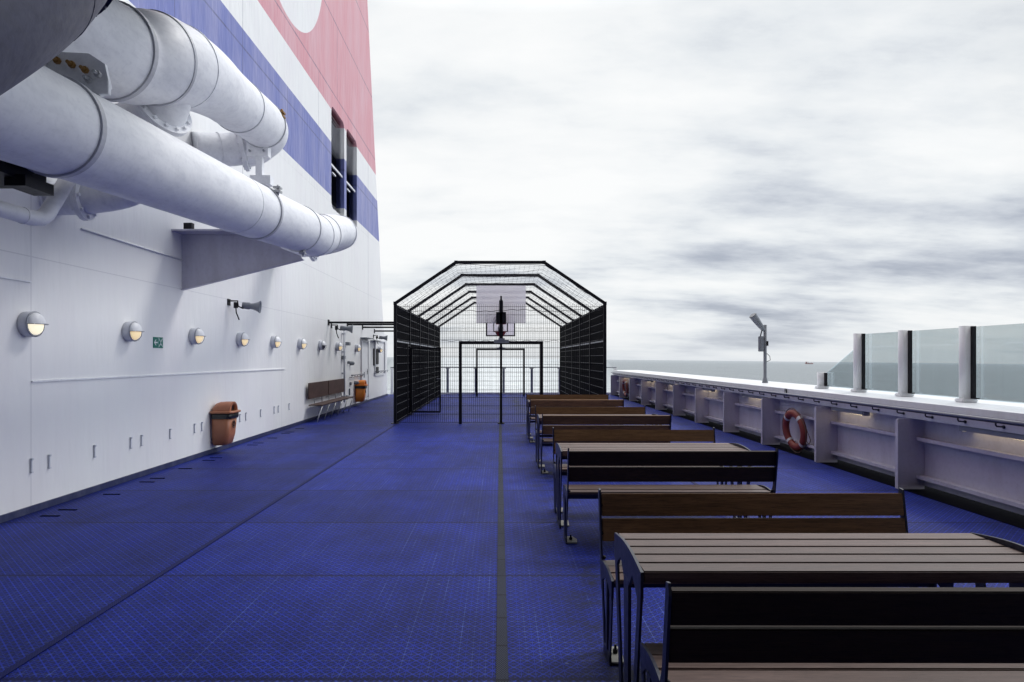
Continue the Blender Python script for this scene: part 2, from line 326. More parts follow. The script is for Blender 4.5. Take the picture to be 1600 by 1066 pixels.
# ------------------------------------------------------------------ mesh helpers
class MB:
    def __init__(s): s.bm = bmesh.new()
    def box(s, x0, x1, y0, y1, z0, z1, rot=None, bev=0):
        c = Vector(((x0+x1)/2, (y0+y1)/2, (z0+z1)/2))
        mt = Matrix.Translation(c)
        if rot is not None: mt = mt @ rot.to_4x4()
        mt = mt @ Matrix.Diagonal((x1-x0, y1-y0, z1-z0, 1))
        r = bmesh.ops.create_cube(s.bm, size=1, matrix=mt)
        if bev:
            es = list({e for v in r['verts'] for e in v.link_edges})
            bmesh.ops.bevel(s.bm, geom=es, offset=bev, segments=2, affect='EDGES', clamp_overlap=True)
        return s
    def ring_loft(s, rings, closed=True, cap0=True, cap1=True, smooth=True):
        vs = [[s.bm.verts.new(p) for p in r] for r in rings]
        n = len(vs[0])
        for a, b in zip(vs[:-1], vs[1:]):
            for i in range(n if closed else n-1):
                j = (i+1) % n
                f = s.bm.faces.new((a[i], a[j], b[j], b[i])); f.smooth = smooth
        if cap0: s.bm.faces.new(list(reversed(vs[0])))
        if cap1: s.bm.faces.new(vs[-1])
        return vs
    def tube(s, pts, r, n=12, caps=True, smooth=True):
        pts = [Vector(p) for p in pts]
        rs = r if isinstance(r, (list, tuple)) else [r]*len(pts)
        t0 = (pts[1]-pts[0]).normalized()
        up = Vector((0, 0, 1)) if abs(t0.z) < .9 else Vector((0, 1, 0))
        nrm = t0.cross(up).normalized()
        rings = []
        for i, p in enumerate(pts):
            if i == 0: t = pts[1]-pts[0]
            elif i == len(pts)-1: t = pts[-1]-pts[-2]
            else: t = (pts[i+1]-pts[i]).normalized() + (pts[i]-pts[i-1]).normalized()
            t.normalize()
            nrm = (nrm - t*nrm.dot(t)).normalized(); bn = t.cross(nrm)
            rings.append([p + (nrm*math.cos(2*PI*k/n) + bn*math.sin(2*PI*k/n))*rs[i] for k in range(n)])
        s.ring_loft(rings, cap0=caps, cap1=caps, smooth=smooth)
        return s
    def lathe(s, prof, origin, axis, n=28, smooth=True, cap0=True, cap1=True):
        # prof: list of (dist along axis, radius)
        o = Vector(origin); ax = Vector(axis).normalized()
        up = Vector((0, 0, 1)) if abs(ax.z) < .9 else Vector((0, 1, 0))
        a = ax.cross(up).normalized(); b = ax.cross(a)
        s.ring_loft([[o + ax*d + (a*math.cos(2*PI*k/n) + b*math.sin(2*PI*k/n))*max(r, 1e-4) for k in range(n)] for d, r in prof], cap0=cap0, cap1=cap1, smooth=smooth)
        return s
    def torus(s, c, axis, R_, r, n=36, k=8, sx=1.0):
        c = Vector(c); ax = Vector(axis).normalized()
        up = Vector((0, 0, 1)) if abs(ax.z) < .9 else Vector((0, 1, 0))
        a = ax.cross(up).normalized(); b = ax.cross(a)
        rings = []
        for i in range(n):
            t = 2*PI*i/n; d = a*math.cos(t) + b*math.sin(t)
            rings.append([c + d*R_ + (d*math.cos(2*PI*j/k) + ax*sx*math.sin(2*PI*j/k))*r for j in range(k)])
        rings.append(rings[0])
        s.ring_loft(rings, cap0=False, cap1=False)
        bmesh.ops.remove_doubles(s.bm, verts=s.bm.verts, dist=1e-5)
        return s
    def prism(s, pts, axis, a0, a1, smooth=False):
        # 2D polygon extruded along axis ('x': pts are (y,z); 'y': (x,z); 'z': (x,y))
        def mk(p, a):
            return {'x': (a, p[0], p[1]), 'y': (p[0], a, p[1]), 'z': (p[0], p[1], a)}[axis]
        A = [s.bm.verts.new(mk(p, a0)) for p in pts]; B = [s.bm.verts.new(mk(p, a1)) for p in pts]
        n = len(pts)
        s.bm.faces.new(A); s.bm.faces.new(list(reversed(B)))
        for i in range(n):
            j = (i+1) % n
            f = s.bm.faces.new((A[j], A[i], B[i], B[j])); f.smooth = smooth
        return s
    def quad(s, *p):
        s.bm.faces.new([s.bm.verts.new(q) for q in p]); return s
    def bar(s, p0, p1, w, h=None):
        # rectangular bar between two points
        p0, p1 = Vector(p0), Vector(p1); h = h or w
        t = (p1-p0).normalized(); up = Vector((0, 0, 1)) if abs(t.z) < .95 else Vector((0, 1, 0))
        a = t.cross(up).normalized()*w/2; b = a.cross(t).normalized()*h/2
        s.ring_loft([[p + a + b, p - a + b, p - a - b, p + a - b] for p in (p0, p1)], smooth=False)
        return s
    def build(s, name, mat, parent=None, recalc=True, auto=None, loc=None):
        if recalc: bmesh.ops.recalc_face_normals(s.bm, faces=s.bm.faces)
        me = bpy.data.meshes.new(name); s.bm.to_mesh(me); s.bm.free()
        me.materials.append(mat)
        o = bpy.data.objects.new(name, me); COL.objects.link(o)
        if parent is not None: o.parent = parent
        if loc is not None: o.location = loc
        return o

def tag(o, label=None, cat=None, group=None, kind=None):
    if label: o['label'] = label
    if cat: o['category'] = cat
    if group: o['group'] = group
    if kind: o['kind'] = kind
    return o
def thing(name, label, cat, loc=(0, 0, 0), group=None, rz=0):
    o = bpy.data.objects.new(name, None); COL.objects.link(o)
    o.location = loc; o.rotation_euler.z = rz; o.empty_display_size = .1
    return tag(o, label, cat, group)
def children(o): return [c for c in bpy.data.objects if c.parent == o]
def copy_tree(o, parent=None):
    c = o.copy(); COL.objects.link(c); c.parent = parent
    for ch in children(o): copy_tree(ch, c)
    return c
def arc(c, r, a0, a1, n=8):
    return [(c[0] + r*math.cos(a0+(a1-a0)*i/n), c[1] + r*math.sin(a0+(a1-a0)*i/n)) for i in range(n+1)]
def rrect(x0, x1, y0, y1, r, n=6):
    return (arc((x1-r, y1-r), r, 0, PI/2, n) + arc((x0+r, y1-r), r, PI/2, PI, n)
            + arc((x0+r, y0+r), r, PI, 1.5*PI, n) + arc((x1-r, y0+r), r, 1.5*PI, 2*PI, n))
def smooth_path(pts, k=6):
    P = [Vector(p) for p in pts]; out = []
    for i in range(len(P)-1):
        p0 = P[i-1] if i else P[0]*2-P[1]; p1, p2 = P[i], P[i+1]; p3 = P[i+2] if i+2 < len(P) else P[-1]*2-P[-2]
        for j in range(k):
            t = j/k
            out.append(.5*((2*p1) + (-p0+p2)*t + (2*p0-5*p1+4*p2-p3)*t*t + (-p0+3*p1-3*p2+p3)*t**3))
    out.append(P[-1]); return out

WX = -4.79   # face of the casing
# ------------------------------------------------------------------ deck, sea
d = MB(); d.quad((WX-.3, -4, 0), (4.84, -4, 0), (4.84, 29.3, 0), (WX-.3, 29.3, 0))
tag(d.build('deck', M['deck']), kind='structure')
d = MB(); d.box(WX-.3, 6.1, -4, 29.35, -.5, -.012)
tag(d.build('deck_edge', M['gutter']), kind='structure')
for (xc, mt, w) in ((.012, 'strip', .062), (-2.48, 'strip_dark', .045), (2.46, 'strip_dark', .045)):
    d = MB(); d.box(xc-w/2, xc+w/2, -4, 29.2, .001, .005)
    tag(d.build('deck_joint_strip', M[mt]), kind='structure')
d = MB(); d.quad((-30000, -2000, 0), (40000, -2000, 0), (40000, 60000, 0), (-30000, 60000, 0))
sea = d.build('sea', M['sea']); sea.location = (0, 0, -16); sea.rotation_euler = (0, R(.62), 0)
tag(sea, kind='structure')

# ------------------------------------------------------------------ funnel casing (left)
casing = thing('funnel_casing', 'tall white ship casing with blue and pink painted bands and a white disc', 'funnel casing', (WX, 12, 0))
def cpart(mb, name, mat): # parts built in world coordinates
    o = mb.build(name, mat, casing); o.matrix_parent_inverse = Matrix.Translation((-WX, -12, 0)); return o
def edgeY(z): return 28.2 - .285*z
outline = [(-3, 0), (28.3, 0), (28.3, 2.55), (edgeY(2.6), 2.6), (edgeY(18), 18), (-3, 18)]
W1 = (18.92, 20.50, 5.88, 8.80); W2 = (20.78, 22.30, 5.88, 8.80)
mb = MB(); bm = mb.bm
loops = [outline, rrect(*W1, .22), rrect(*W2, .22)]
edges = []
for lp in loops:
    vs = [bm.verts.new((WX, p[0], p[1])) for p in lp]
    edges += [bm.edges.new((vs[i], vs[(i+1) % len(vs)])) for i in range(len(vs))]
bmesh.ops.triangle_fill(bm, use_beauty=True, edges=edges)
for lp in loops:   # returns going inboard
    dep = 6.0 if lp is outline else .28
    for i in range(len(lp)):
        a, b = lp[i], lp[(i+1) % len(lp)]
        mb.quad((WX, *a), (WX, *b), (WX-dep, *b), (WX-dep, *a))
bmesh.ops.remove_doubles(bm, verts=bm.verts, dist=1e-4)
wall = cpart(mb, 'wall', M['funnel'])
for (y0, y1, z0, z1) in (W1, W2):
    mb = MB(); mb.box(WX-.27, WX-.25, y0-.05, y1+.05, z0-.05, z1+.05)
    k = 0
    z = z0+.02
    while z < z1:
        mb.quad((WX-.10, y0, z), (WX-.10, y1, z), (WX-.18, y1, z+.07), (WX-.18, y0, z+.07)); z += .085
    cpart(mb, 'louvre', M['louvre'])
    mb = MB(); mb.box(WX-.09, WX-.05, y0, y1, 7.13, 7.19); mb.box(WX-.09, WX-.04, y0+.3, y0+.7, 6.93, 6.97)
    cpart(mb, 'louvre_rail', M['white'])
mb = MB(); mb.box(WX+.002, WX+.022, -3, 28.3, .004, .075)
cpart(mb, 'skirting', M['skirt'])
mb = MB()
mb.box(WX+.001, WX+.018, 6.8, 14.8, 1.335, 1.352); mb.box(WX+.001, WX+.018, 3.0, 6.78, 2.35, 2.368)
mb.tube([(WX+.01, 7.6, 3.06), (WX+.01, 10.0, 3.06)], .012, 8)
mb.tube([(WX+.01, 5.6, 3.06), (WX+.01, 6.9, 3.06)], .012, 8)
cpart(mb, 'weld_bar', M['white'])
# aft doors, windows, fittings
for (y0, y1, z0, z1) in ((22.9, 24.1, .12, 2.22), (25.4, 27.6, .9, 2.3)):
    mb = MB(); mb.box(WX+.002, WX+.05, y0, y0+.06, z0, z1); mb.box(WX+.002, WX+.05, y1-.06, y1, z0, z1)
    mb.box(WX+.002, WX+.05, y0+.06, y1-.06, z1-.06, z1); mb.box(WX+.002, WX+.04, y0+.06, y1-.06, z0, z0+.06)
    cpart(mb, 'door_frame', M['white'])
mb = MB(); mb.box(WX+.002, WX+.03, 22.98, 24.02, .2, 2.14, bev=.01); dr = cpart(mb, 'door', M['white'])
mb = MB(); mb.bar((WX+.06, 23.85, 1.2), (WX+.06, 23.85, 1.0), .03); mb.bar((WX+.03, 23.85, 1.1), (WX+.07, 23.85, 1.1), .03)
h_ = mb.build('handle', M['steel'], dr)
for (y0, y1, z0, z1) in ((25.15, 25.28, 1.3, 1.95), (25.75, 26.1, 1.35, 1.95), (25.75, 26.1, 1.02, 1.25)):
    mb = MB(); mb.box(WX+.002, WX+.045, y0, y1, z0, z1, bev=.01); cpart(mb, 'window', M['black'])
mb = MB(); mb.box(WX, WX+.22, 22.85, 24.2, 2.27, 2.30); mb.box(WX, WX+.2, 24.6, 25.6, 2.22, 2.25)
cpart(mb, 'door_canopy', M['mid_grey'])
for (y0, y1, z) in ((21.1, 23.0, 1.04), (25.2, 28.0, 1.08)):
    mb = MB(); mb.tube([(WX+.09, y0, z), (WX+.09, y1, z)], .018, 8)
    for i in range(5):
        yy = y0+.1+(y1-y0-.2)*i/4; mb.tube([(WX, yy, z-.07), (WX+.07, yy, z-.07), (WX+.09, yy, z)], .011, 6)
    cpart(mb, 'handrail', M['mid_grey'])
mb = MB()
mb.tube([(WX+.07, 20.2, .25), (WX+.07, 20.2, 2.45)], .03, 10)
for z in (.4, 1.1, 1.75, 2.3): mb.box(WX, WX+.1, 20.15, 20.25, z, z+.05)
cpart(mb, 'drain_pipe', M['lamp_grey'])
for (y0, y1, z0, z1, dx) in ((20.1, 20.32, 1.55, 1.66, .09), (20.5, 20.75, 1.98, 2.08, .14), (21.2, 21.34, .72, .82, .05), (21.1, 21.16, .4, .62, .04), (23.3, 23.36, .9, 1.1, .05)):
    mb = MB(); mb.box(WX, WX+dx, y0, y1, z0, z1, bev=.01); cpart(mb, 'junction_box', M['mid_grey'])
for (y, z, r, dx) in ((21.3, 1.42, .07, .14), (20.95, 1.45, .05, .1), (21.9, .78, .06, .16), (20.6, .38, .07, .13)):
    mb = MB(); mb.lathe([(0, r), (dx*.75, r*.9), (dx, r*.4)], (WX, y, z), (1, 0, 0), 14); cpart(mb, 'wall_socket', M['mid_grey'])


# wall clips and deck slots
ys = [6.79, 7.06, 7.85, 8.62, 8.88, 9.65, 10.42, 10.68, 12.24, 12.53, 13.3, 14.1, 14.36, 15.1]
words = ['first', 'second', 'third', 'fourth', 'fifth', 'sixth', 'seventh', 'eighth', 'ninth', 'tenth', 'eleventh', 'twelfth', 'thirteenth', 'fourteenth', 'fifteenth', 'sixteenth', 'seventeenth', 'eighteenth', 'nineteenth', 'twentieth']
mb = MB(); mb.box(.001, .018, -.009, .009, -.075, .075, bev=.003); mb.box(.001, .03, -.011, .011, .055, .075); mb.box(.001, .026, -.011, .011, -.075, -.06)
clip = mb.build('wall_clip', M['lamp_grey'])
mb = MB(); mb.box(-.095, .095, -.015, .015, .0005, .006)
slot = mb.build('deck_slot', M['gutter'])
for i, y in enumerate(ys):
    c = clip if i == 0 else clip.copy(); s_ = slot if i == 0 else slot.copy()
    if i: COL.objects.link(c); COL.objects.link(s_)
    c.location = (WX, y, .485); s_.location = (-4.5, y-.13, 0)
    s_.rotation_euler.z = random.uniform(-.06, .06)
    tag(c, f'small upright steel clip low on the white wall, {words[i]} from the left', 'clip', 'steel clips low on the wall')
    tag(s_, f'short black slot in the blue deck beside the wall, {words[i]} from the front', 'deck slot', 'black slots in the deck along the wall')

# ------------------------------------------------------------------ bulkhead lamps
def make_lamp(glassmat, name='bulkhead_lamp'):
    root = thing(name, '', 'lamp')
    mb = MB(); mb.lathe([(0, .125), (.05, .13), (.085, .128), (.10, .118)], (0, 0, 0), (1, 0, 0), 32)
    mb.build('housing', M['lamp_grey'], root)
    mb = MB(); prof = [(.095, .108)] + [(.095+.07*math.sin(t), .108*math.cos(t)) for t in [PI/2*i/8 for i in range(1, 9)]]
    mb.lathe(prof, (0, 0, 0), (1, 0, 0), 32); mb.build('glass', glassmat, root)
    # hood: upper half shell
    mb = MB(); rings = []
    for i in range(9):
        t = PI/2*i/8; rr = .118*math.cos(t)+.0005; dd = .095+.082*math.sin(t)
        rings.append([Vector((dd, rr*math.cos(a), rr*math.sin(a))) for a in [PI*j/20 for j in range(21)]])
    mb.ring_loft(rings, closed=False, cap0=False, cap1=False)
    mb.box(.095, .168, -.108, .108, -.003, .002)
    o = mb.build('hood', M['white'], root)
    mb = MB(); mb.torus((.10, 0, 0), (1, 0, 0), .122, .009, 36, 8); mb.tube([(.10, .12, 0), (.15, .115, 0), (.185, .07, 0), (.195, 0, 0), (.185, -.07, 0), (.15, -.115, 0), (.10, -.12, 0)], .005, 6)
    mb.tube([(.10, 0, -.12), (.15, 0, -.11), (.185, 0, -.06), (.195, 0, 0)], .004, 6)
    mb.build('guard_ring', M['grey'], root)
    return root
lamp_y = [6.72, 8.55, 10.36, 12.2, 14.0, 15.87, 17.66, 19.5, 22.1, 26.2]
desc = ['brightest white lit round bulkhead lamp at the left edge of the wall',
        'lit round bulkhead lamp just left of the green sign', 'lit round bulkhead lamp just right of the green sign',
        'lit round bulkhead lamp below the horn loudspeaker', 'lit round bulkhead lamp, first right of the horn loudspeaker',
        'lit round bulkhead lamp next to the unlit one', 'round bulkhead lamp that is not lit above the wall bench',
        'small lit bulkhead lamp left of the drain pipe', 'small lit bulkhead lamp between drain pipe and door', 'farthest lit bulkhead lamp beside the dark aft window']
lampA = make_lamp(M['lamp_glass_bright']); lampB = make_lamp(M['lamp_glass']); lampC = make_lamp(M['lamp_off'])
for i, y in enumerate(lamp_y):
    o = lampA if i == 0 else lampC if i == 6 else lampB if i == 1 else copy_tree(lampB)
    o.location = (WX, y, 1.925); o['label'] = desc[i]; o['group'] = 'round bulkhead lamps along the wall'

# escape sign
sg = thing('escape_sign', 'small green sign with white arrow and assembly point symbol on the wall', 'sign', (WX, 9.32, 1.80))
mb = MB(); mb.box(.001, .008, -.13, .13, -.075, .075); mb.build('plate', M['green'], sg)
mb = MB()
mb.prism([(-.115, 0), (-.075, .04), (-.055, .04), (-.085, .010), (-.02, .010), (-.02, -.010), (-.085, -.010), (-.055, -.04), (-.075, -.04)], 'x', .0085, .0105)
mb.box(.0085, .0105, -.006, -.002, -.07, .07)
for sx, sz in ((1, 1), (1, -1), (-1, 1), (-1, -1)):
    cy, cz = .065, 0
    a = (cy+sx*.048, cz+sz*.058); b = (cy+sx*.018, cz+sz*.024)
    mb.bar((.0095, *a), (.0095, *b), .002, .010)
    mb.prism([(b[0]-sx*.006, b[1]-sz*.008), (b[0]+sx*.016, b[1]-sz*.002), (b[0]-sx*.001, b[1]+sz*.019)], 'x', .0085, .0105)
mb.lathe([(.0085, .008), (.0105, .008)], (0, .065, .016), (1, 0, 0), 12); mb.box(.0085, .0105, .058, .072, -.03, .006)
mb.build('symbol', M['signwhite'], sg)

# ------------------------------------------------------------------ horn loudspeakers
def make_horn(label, y, z, s=1.0, aim=(.95, .18, -.08)):
    root = thing('horn_loudspeaker', label, 'loudspeaker', (WX, y, z), 'horn loudspeakers on the wall')
    ax = Vector(aim).normalized(); o = Vector((.17, .10, -.04))
    mb = MB(); mb.lathe([(0, .02), (.005, .05), (.10, .055), (.13, .045), (.17, .052), (.22, .068), (.25, .085), (.265, .098), (.272, .098), (.26, .08), (.2, .05), (.15, .02)], o, ax, 24, cap1=True)
    mb.build('horn', M['mid_grey'], root)
    mb = MB(); mb.box(0, .012, -.05, .05, -.05, .05)
    mb.tube([(0, 0, .02), (.14, 0, .02), (.14, .02, -.06), (.20, .07, -.09)], .012, 8)
    mb.box(.09, .135, -.03, .03, -.09, 0); mb.tube([(.11, 0, -.05), (.12, .0, -.16), (.16, .01, -.27)], .010, 8)
    mb.build('bracket', M['black'], root)
    root.scale = (s, s, s); return root
make_horn('grey horn loudspeaker on a black bracket under the pipe gusset', 11.75, 2.57, 1.15)
make_horn('grey horn loudspeaker under the black cage braces, with looped cable', 18.9, 2.50, 1.3)
make_horn('small farthest grey horn loudspeaker above the aft window', 25.2, 2.42, 1.15)

# ------------------------------------------------------------------ litter bins
def make_bin(label, loc, bodymat, s):
    root = thing('litter_bin', label, 'litter bin', loc, 'litter bins on the wall')
    # faces +x. depth .36 (x), width .42 (y), height .75
    def sect(z, dx, wy, x0=.02): 
        return [Vector((p[0], p[1], z)) for p in rrect(x0, x0+dx, -wy/2, wy/2, .07, 5)]
    mb = MB(); mb.ring_loft([sect(.02, .22, .26), sect(.0+.05, .26, .32), sect(.20, .295, .36), sect(.56, .325, .40)])
    mb.build('body', bodymat, root)
    mb = MB(); mb.ring_loft([sect(.47, .335, .41, .018), sect(.50, .345, .415, .018), sect(.565, .345, .42, .018)], cap0=False)
    mb.build('liner', M['liner'], root)
    mb = MB(); mb.ring_loft([sect(.562, .375, .445, .01), sect(.572, .385, .455, .01), sect(.598, .38, .45, .01)])
    # hood arch: profile in yz, extruded in x with rounding
    rings = []
    for (x, sc) in ((.03, .55), (.06, .82), (.12, .95), (.22, 1.0), (.34, 1.0)):
        rings.append([Vector((x, .17*math.cos(a)*(.75+.25*sc), .598+.155*math.sin(a)*sc)) for a in [PI*j/16 for j in range(17)]])
    mb.ring_loft(rings, closed=False, cap0=True, cap1=False)
    rings = [[Vector((x, w*math.cos(a), .598+h*math.sin(a))) for a in [PI*j/16 for j in range(17)]] for (x, w, h) in ((.34, .17, .155), (.345, .125, .115), (.30, .12, .11))]
    mb.ring_loft(rings, closed=False, cap0=False, cap1=False)
    mb.build('lid', bodymat, root)
    mb = MB(); mb.prism([(.12*math.cos(a), .60+.11*math.sin(a)) for a in [PI*j/16 for j in range(17)]], 'x', .29, .30)
    mb.build('opening', M['liner'], root)
    mb = MB(); mb.torus((.338, 0, .37), (1, 0, .08), .065, .005, 28, 6)
    mb.torus((.341, .0, .37), (1, 0, .08), .016, .005, 12, 5); mb.box(.335, .346, -.022, .022, .33, .352); mb.box(.335, .347, -.014, .014, .38, .42)
    mb.build('emblem', M['liner'], root)
    mb = MB(); mb.box(0, .02, -.12, .12, .1, .6); mb.build('backplate', M['grey'], root)
    root.scale = (s, s, s); return root
make_bin('terracotta litter bin with black liner rim on the white wall near the front', (WX, 11.15, .115), M['bin_salmon'], .985)
make_bin('bright orange litter bin beside the door, behind the wall bench', (WX, 22.1, .12), M['bin_orange'], .98)

# ------------------------------------------------------------------ wall bench
wb = thing('wall_bench', 'folding bench with two dark wood back panels against the white wall', 'bench', (WX, 18.2, 0))
for y0, y1 in ((-1.82, .02), (.08, 1.92)):
    mb = MB(); mb.box(.07, .095, y0, y1, .57, .97, bev=.006); mb.build('backrest', M['wood_wall'], wb)
mb = MB(); mb.box(.06, .40, -1.75, 1.9, .405, .43, bev=.006); mb.build('seat', M['wood_wall'], wb)
for i in range(6):
    y = -1.65 + i*.68
    mb = MB(); mb.tube([(.38, y, .405), (.30, y-.2, .01)], .014, 8); mb.tube([(.06, y, .36), (.38, y, .40)], .012, 8)
    mb.build('leg', M['steel'], wb)
for i in range(5):
    y = -1.3 + i*.72
    mb = MB(); mb.tube([(.085, y, .43), (.075, y, .6)], .012, 8); mb.build('back_support', M['steel'], wb)

# ------------------------------------------------------------------ big pipes
def ring_at(mb, c, ax, r, w=.03, t=.012, n=48):
    mb.lathe([(-w/2, r), (-w/2, r+t), (w/2, r+t), (w/2, r)], c, ax, n, smooth=False, cap0=False, cap1=False)
def bolts(mb, c, ax, r, n, s=.022, h=.03):
    c = Vector(c); ax = Vector(ax).normalized(); up = Vector((0, 0, 1))
    a = ax.cross(up).normalized(); b = ax.cross(a)
    for i in range(n):
        t = 2*PI*i/n; p = c + (a*math.cos(t)+b*math.sin(t))*r
        mb.lathe([(-h, s*.55), (-h, s), (h, s), (h, s*.55)], p, ax, 6, smooth=False)
def flange(parent, c, ax, r, n=14, t=.025, mat='white_pipe'):
    mb = MB(); mb.lathe([(-t-.004, r*.7), (-t-.004, r), (-.003, r), (-.003, r*.985), (.003, r*.985), (.003, r), (t+.004, r), (t+.004, r*.7)], c, ax, 40, smooth=False)
    bolts(mb, c, ax, r*.86, n, .02, .055); mb.build('flange', M[mat], parent)
def bead(parent, c, ax, r, w=.03, t=.012, mat='bead', name='clamp_ring'):
    mb = MB(); ring_at(mb, c, ax, r, w, t); return mb.build(name, M[mat], parent)

# lower pipe
lp = thing('exhaust_pipe', 'long lower white pipe running on a gusset along the wall', 'pipe')
r0 = .340
path = [(-3.20, 1.8, 3.04), (-3.14, 4.7, 3.216), (-3.075, 8.35, 3.425), (-3.04, 10.04, 3.54), (-3.03, 10.8, 3.58), (-3.06, 11.4, 3.70), (-3.10, 12.0, 3.86), (-3.17, 13.2, 4.08), (-3.25, 13.6, 4.12), (-3.55, 13.95, 4.10), (-3.95, 14.05, 4.05), (-4.79, 14.05, 4.0)]
mb = MB(); sp_ = smooth_path(path, 8); rr = []
for p in sp_: rr.append(r0 if p.y < 11.1 else max(.315, r0 - .03*(p.y-11.1)))
mb.tube(sp_, rr, 56, caps=True); mb.build('pipe_body', M['white_pipe'], lp)
def dirof(pth, i):
    a = Vector(pth[max(i-1, 0)]); b = Vector(pth[min(i+1, len(pth)-1)]); return (b-a).normalized()
bead(lp, path[1], dirof(path, 1), r0+.001, .05, .016); bead(lp, path[2], dirof(path, 2), r0+.001, .05, .016)
bead(lp, (-3.087, 7.75, 3.388), dirof(path, 2), r0+.0005, .015, .005, 'white_pipe', 'weld_bead')
bead(lp, path[3], dirof(path, 3), r0+.001, .03, .01, 'bead'); bead(lp, path[4], (0, 1, .1), r0+.001, .022, .010, 'white_pipe', 'weld_bead')
bead(lp, path[5], dirof(path, 5), r0-.004, .025, .012, 'white_pipe', 'weld_bead')
bead(lp, path[7], dirof(path, 7), .320, .03, .014, 'white_pipe', 'weld_bead')
bead(lp, (-3.17, 3.75, 3.143), dirof(path, 1), r0+.0005, .015, .005, 'white_pipe', 'weld_bead')
flange(lp, (-3.95, 14.05, 4.05), (1, 0, .05), .42)
for (c, s_) in (((-3.075+.34*.80, 8.35, 3.425+.26), 1), ((-3.04+.05, 10.04, 3.18), 1)):
    mb = MB(); mb.box(c[0]-.03, c[0]+.06, c[1]-.05, c[1]+.05, c[2]-.03, c[2]+.0, bev=.004); mb.box(c[0]-.03, c[0]+.06, c[1]-.05, c[1]+.05, c[2]+.02, c[2]+.045, bev=.004)
    mb.tube([(c[0]+.02, c[1], c[2]-.06), (c[0]+.02, c[1], c[2]+.07)], .014, 8)
    mb.build('clamp_lug', M['steel'], lp)

r0 = .385
# upper pipe
up_ = thing('exhaust_pipe', 'upper white pipe that bends outward and back into the wall', 'pipe')
path = [(-3.60, 3.2, 4.14), (-3.56, 5.0, 4.25), (-3.46, 6.0, 4.33), (-3.32, 6.45, 4.48), (-3.33, 7.4, 4.70), (-3.52, 9.0, 4.98), (-3.68, 10.3, 5.20), (-3.78, 10.75, 5.20), (-4.0, 10.95, 5.08), (-4.22, 10.9, 5.0)]
sp_ = smooth_path(path, 8); rr = [r0+.03 if p.y < 6.7 else max(.345, r0+.03-.05*(p.y-6.7)) if p.x > -3.72 else max(.29, .345-.25*(-3.72-p.x)) for p in sp_]
mb = MB(); mb.tube(sp_, rr, 56); mb.build('pipe_body', M['white_pipe'], up_)
bead(up_, path[1], dirof(path, 1), r0+.032, .05, .014); bead(up_, (-3.47, 5.95, 4.325), (.12, 1, .1), r0+.034, .05, .016, 'bead', 'weld_bead'); bead(up_, (-3.335, 6.42, 4.47), (.12, 1, .25), r0+.034, .035, .014, 'bead', 'weld_bead')
bead(up_, (-3.31, 6.85, 4.585), (0, 1, .22), r0+.028, .02, .008, 'white_pipe', 'weld_bead')
bead(up_, (-3.51, 8.9, 4.963), dirof(path, 5), .345, .025, .012, 'bead', 'weld_bead'); bead(up_, path[6], dirof(path, 6), .348, .03, .014)
mb = MB(); mb.box(-3.42, -3.33, 10.22, 10.36, 5.30, 5.33, bev=.003); mb.box(-3.42, -3.33, 10.22, 10.36, 5.36, 5.39, bev=.003); mb.tube([(-3.37, 10.29, 5.26), (-3.37, 10.29, 5.43)], .018, 8)
mb.build('clamp_lug', M['brass'], up_)
# branches
mb = MB(); mb.tube(smooth_path([(-4.15, 10.92, 5.03), (-4.45, 10.7, 4.93), (-4.80, 10.4, 4.85)], 6), .26, 36); mb.build('branch_pipe', M['white_pipe'], up_)
flange(up_, (-4.20, 10.90, 5.01), (1, .25, .2), .36)
bead(up_, (-4.5, 10.66, 4.92), (1, .7, .2), .262, .02, .01, 'white_pipe', 'weld_bead')
mb = MB(); mb.tube(smooth_path([(-3.33, 6.7, 4.35), (-3.50, 6.87, 4.12), (-3.85, 6.98, 4.02), (-4.80, 7.1, 3.95)], 6), .235, 36); mb.build('branch_pipe', M['white_pipe'], up_)
flange(up_, (-3.47, 6.84, 4.15), (.8, -.42, .45), .315)
mb = MB(); mb.tube(smooth_path([(-3.5, 7.2, 4.9), (-3.85, 7.4, 5.10), (-4.80, 7.7, 5.2)], 6), .30, 36); mb.build('branch_pipe', M['white_pipe'], up_)
bead(up_, (-4.0, 7.45, 5.12), (1, -.3, -.1), .302, .02, .01, 'bead', 'weld_bead')
# bolted bracket between the two pipes
br = thing('pipe_bracket', 'bolted white plate bracket with rusty bolts between the two pipes', 'bracket')
mb = MB(); mb.prism([(-3.46, 3.56), (-3.05, 3.53), (-2.94, 3.62), (-2.98, 3.80), (-3.1, 3.88), (-3.5, 3.90)], 'y', 5.02, 5.05); mb.box(-3.13, -2.93, 4.98, 5.02, 3.56, 3.66, bev=.004); mb.box(-3.52, -3.42, 4.9, 5.1, 3.5, 3.9)
mb.build('plate', M['white_pipe'], br)
for (x, z, mt_) in ((-3.33, 3.82, 'brass'), (-3.22, 3.79, 'brass'), (-3.12, 3.75, 'brass'), (-3.07, 3.66, 'steel'), (-3.0, 3.70, 'steel')):
    mb = MB(); mb.lathe([(0, .026), (.03, .026), (.032, .014), (.07, .014)], (x, 5.02 if mt_ == 'brass' else 4.98, z), (0, -1, 0), 6, smooth=False); mb.build('bolt', M[mt_], br)
# hanger post
hg = thing('pipe_support', 'short white steel post with end plates under the upper pipe end', 'pipe support')
mb = MB(); mb.box(-3.80, -3.70, 10.35, 10.45, 3.47, 4.86); mb.box(-3.93, -3.60, 10.33, 10.47, 4.72, 4.96); mb.box(-3.88, -3.56, 10.32, 10.48, 4.28, 4.42)
mb.build('post', M['white_pipe'], hg)
for x in (-3.88, -3.66):
    mb = MB(); mb.lathe([(0, .018), (.03, .018)], (x, 10.33, 4.8), (0, -1, 0), 6, smooth=False); mb.build('bolt', M['grey'], hg)
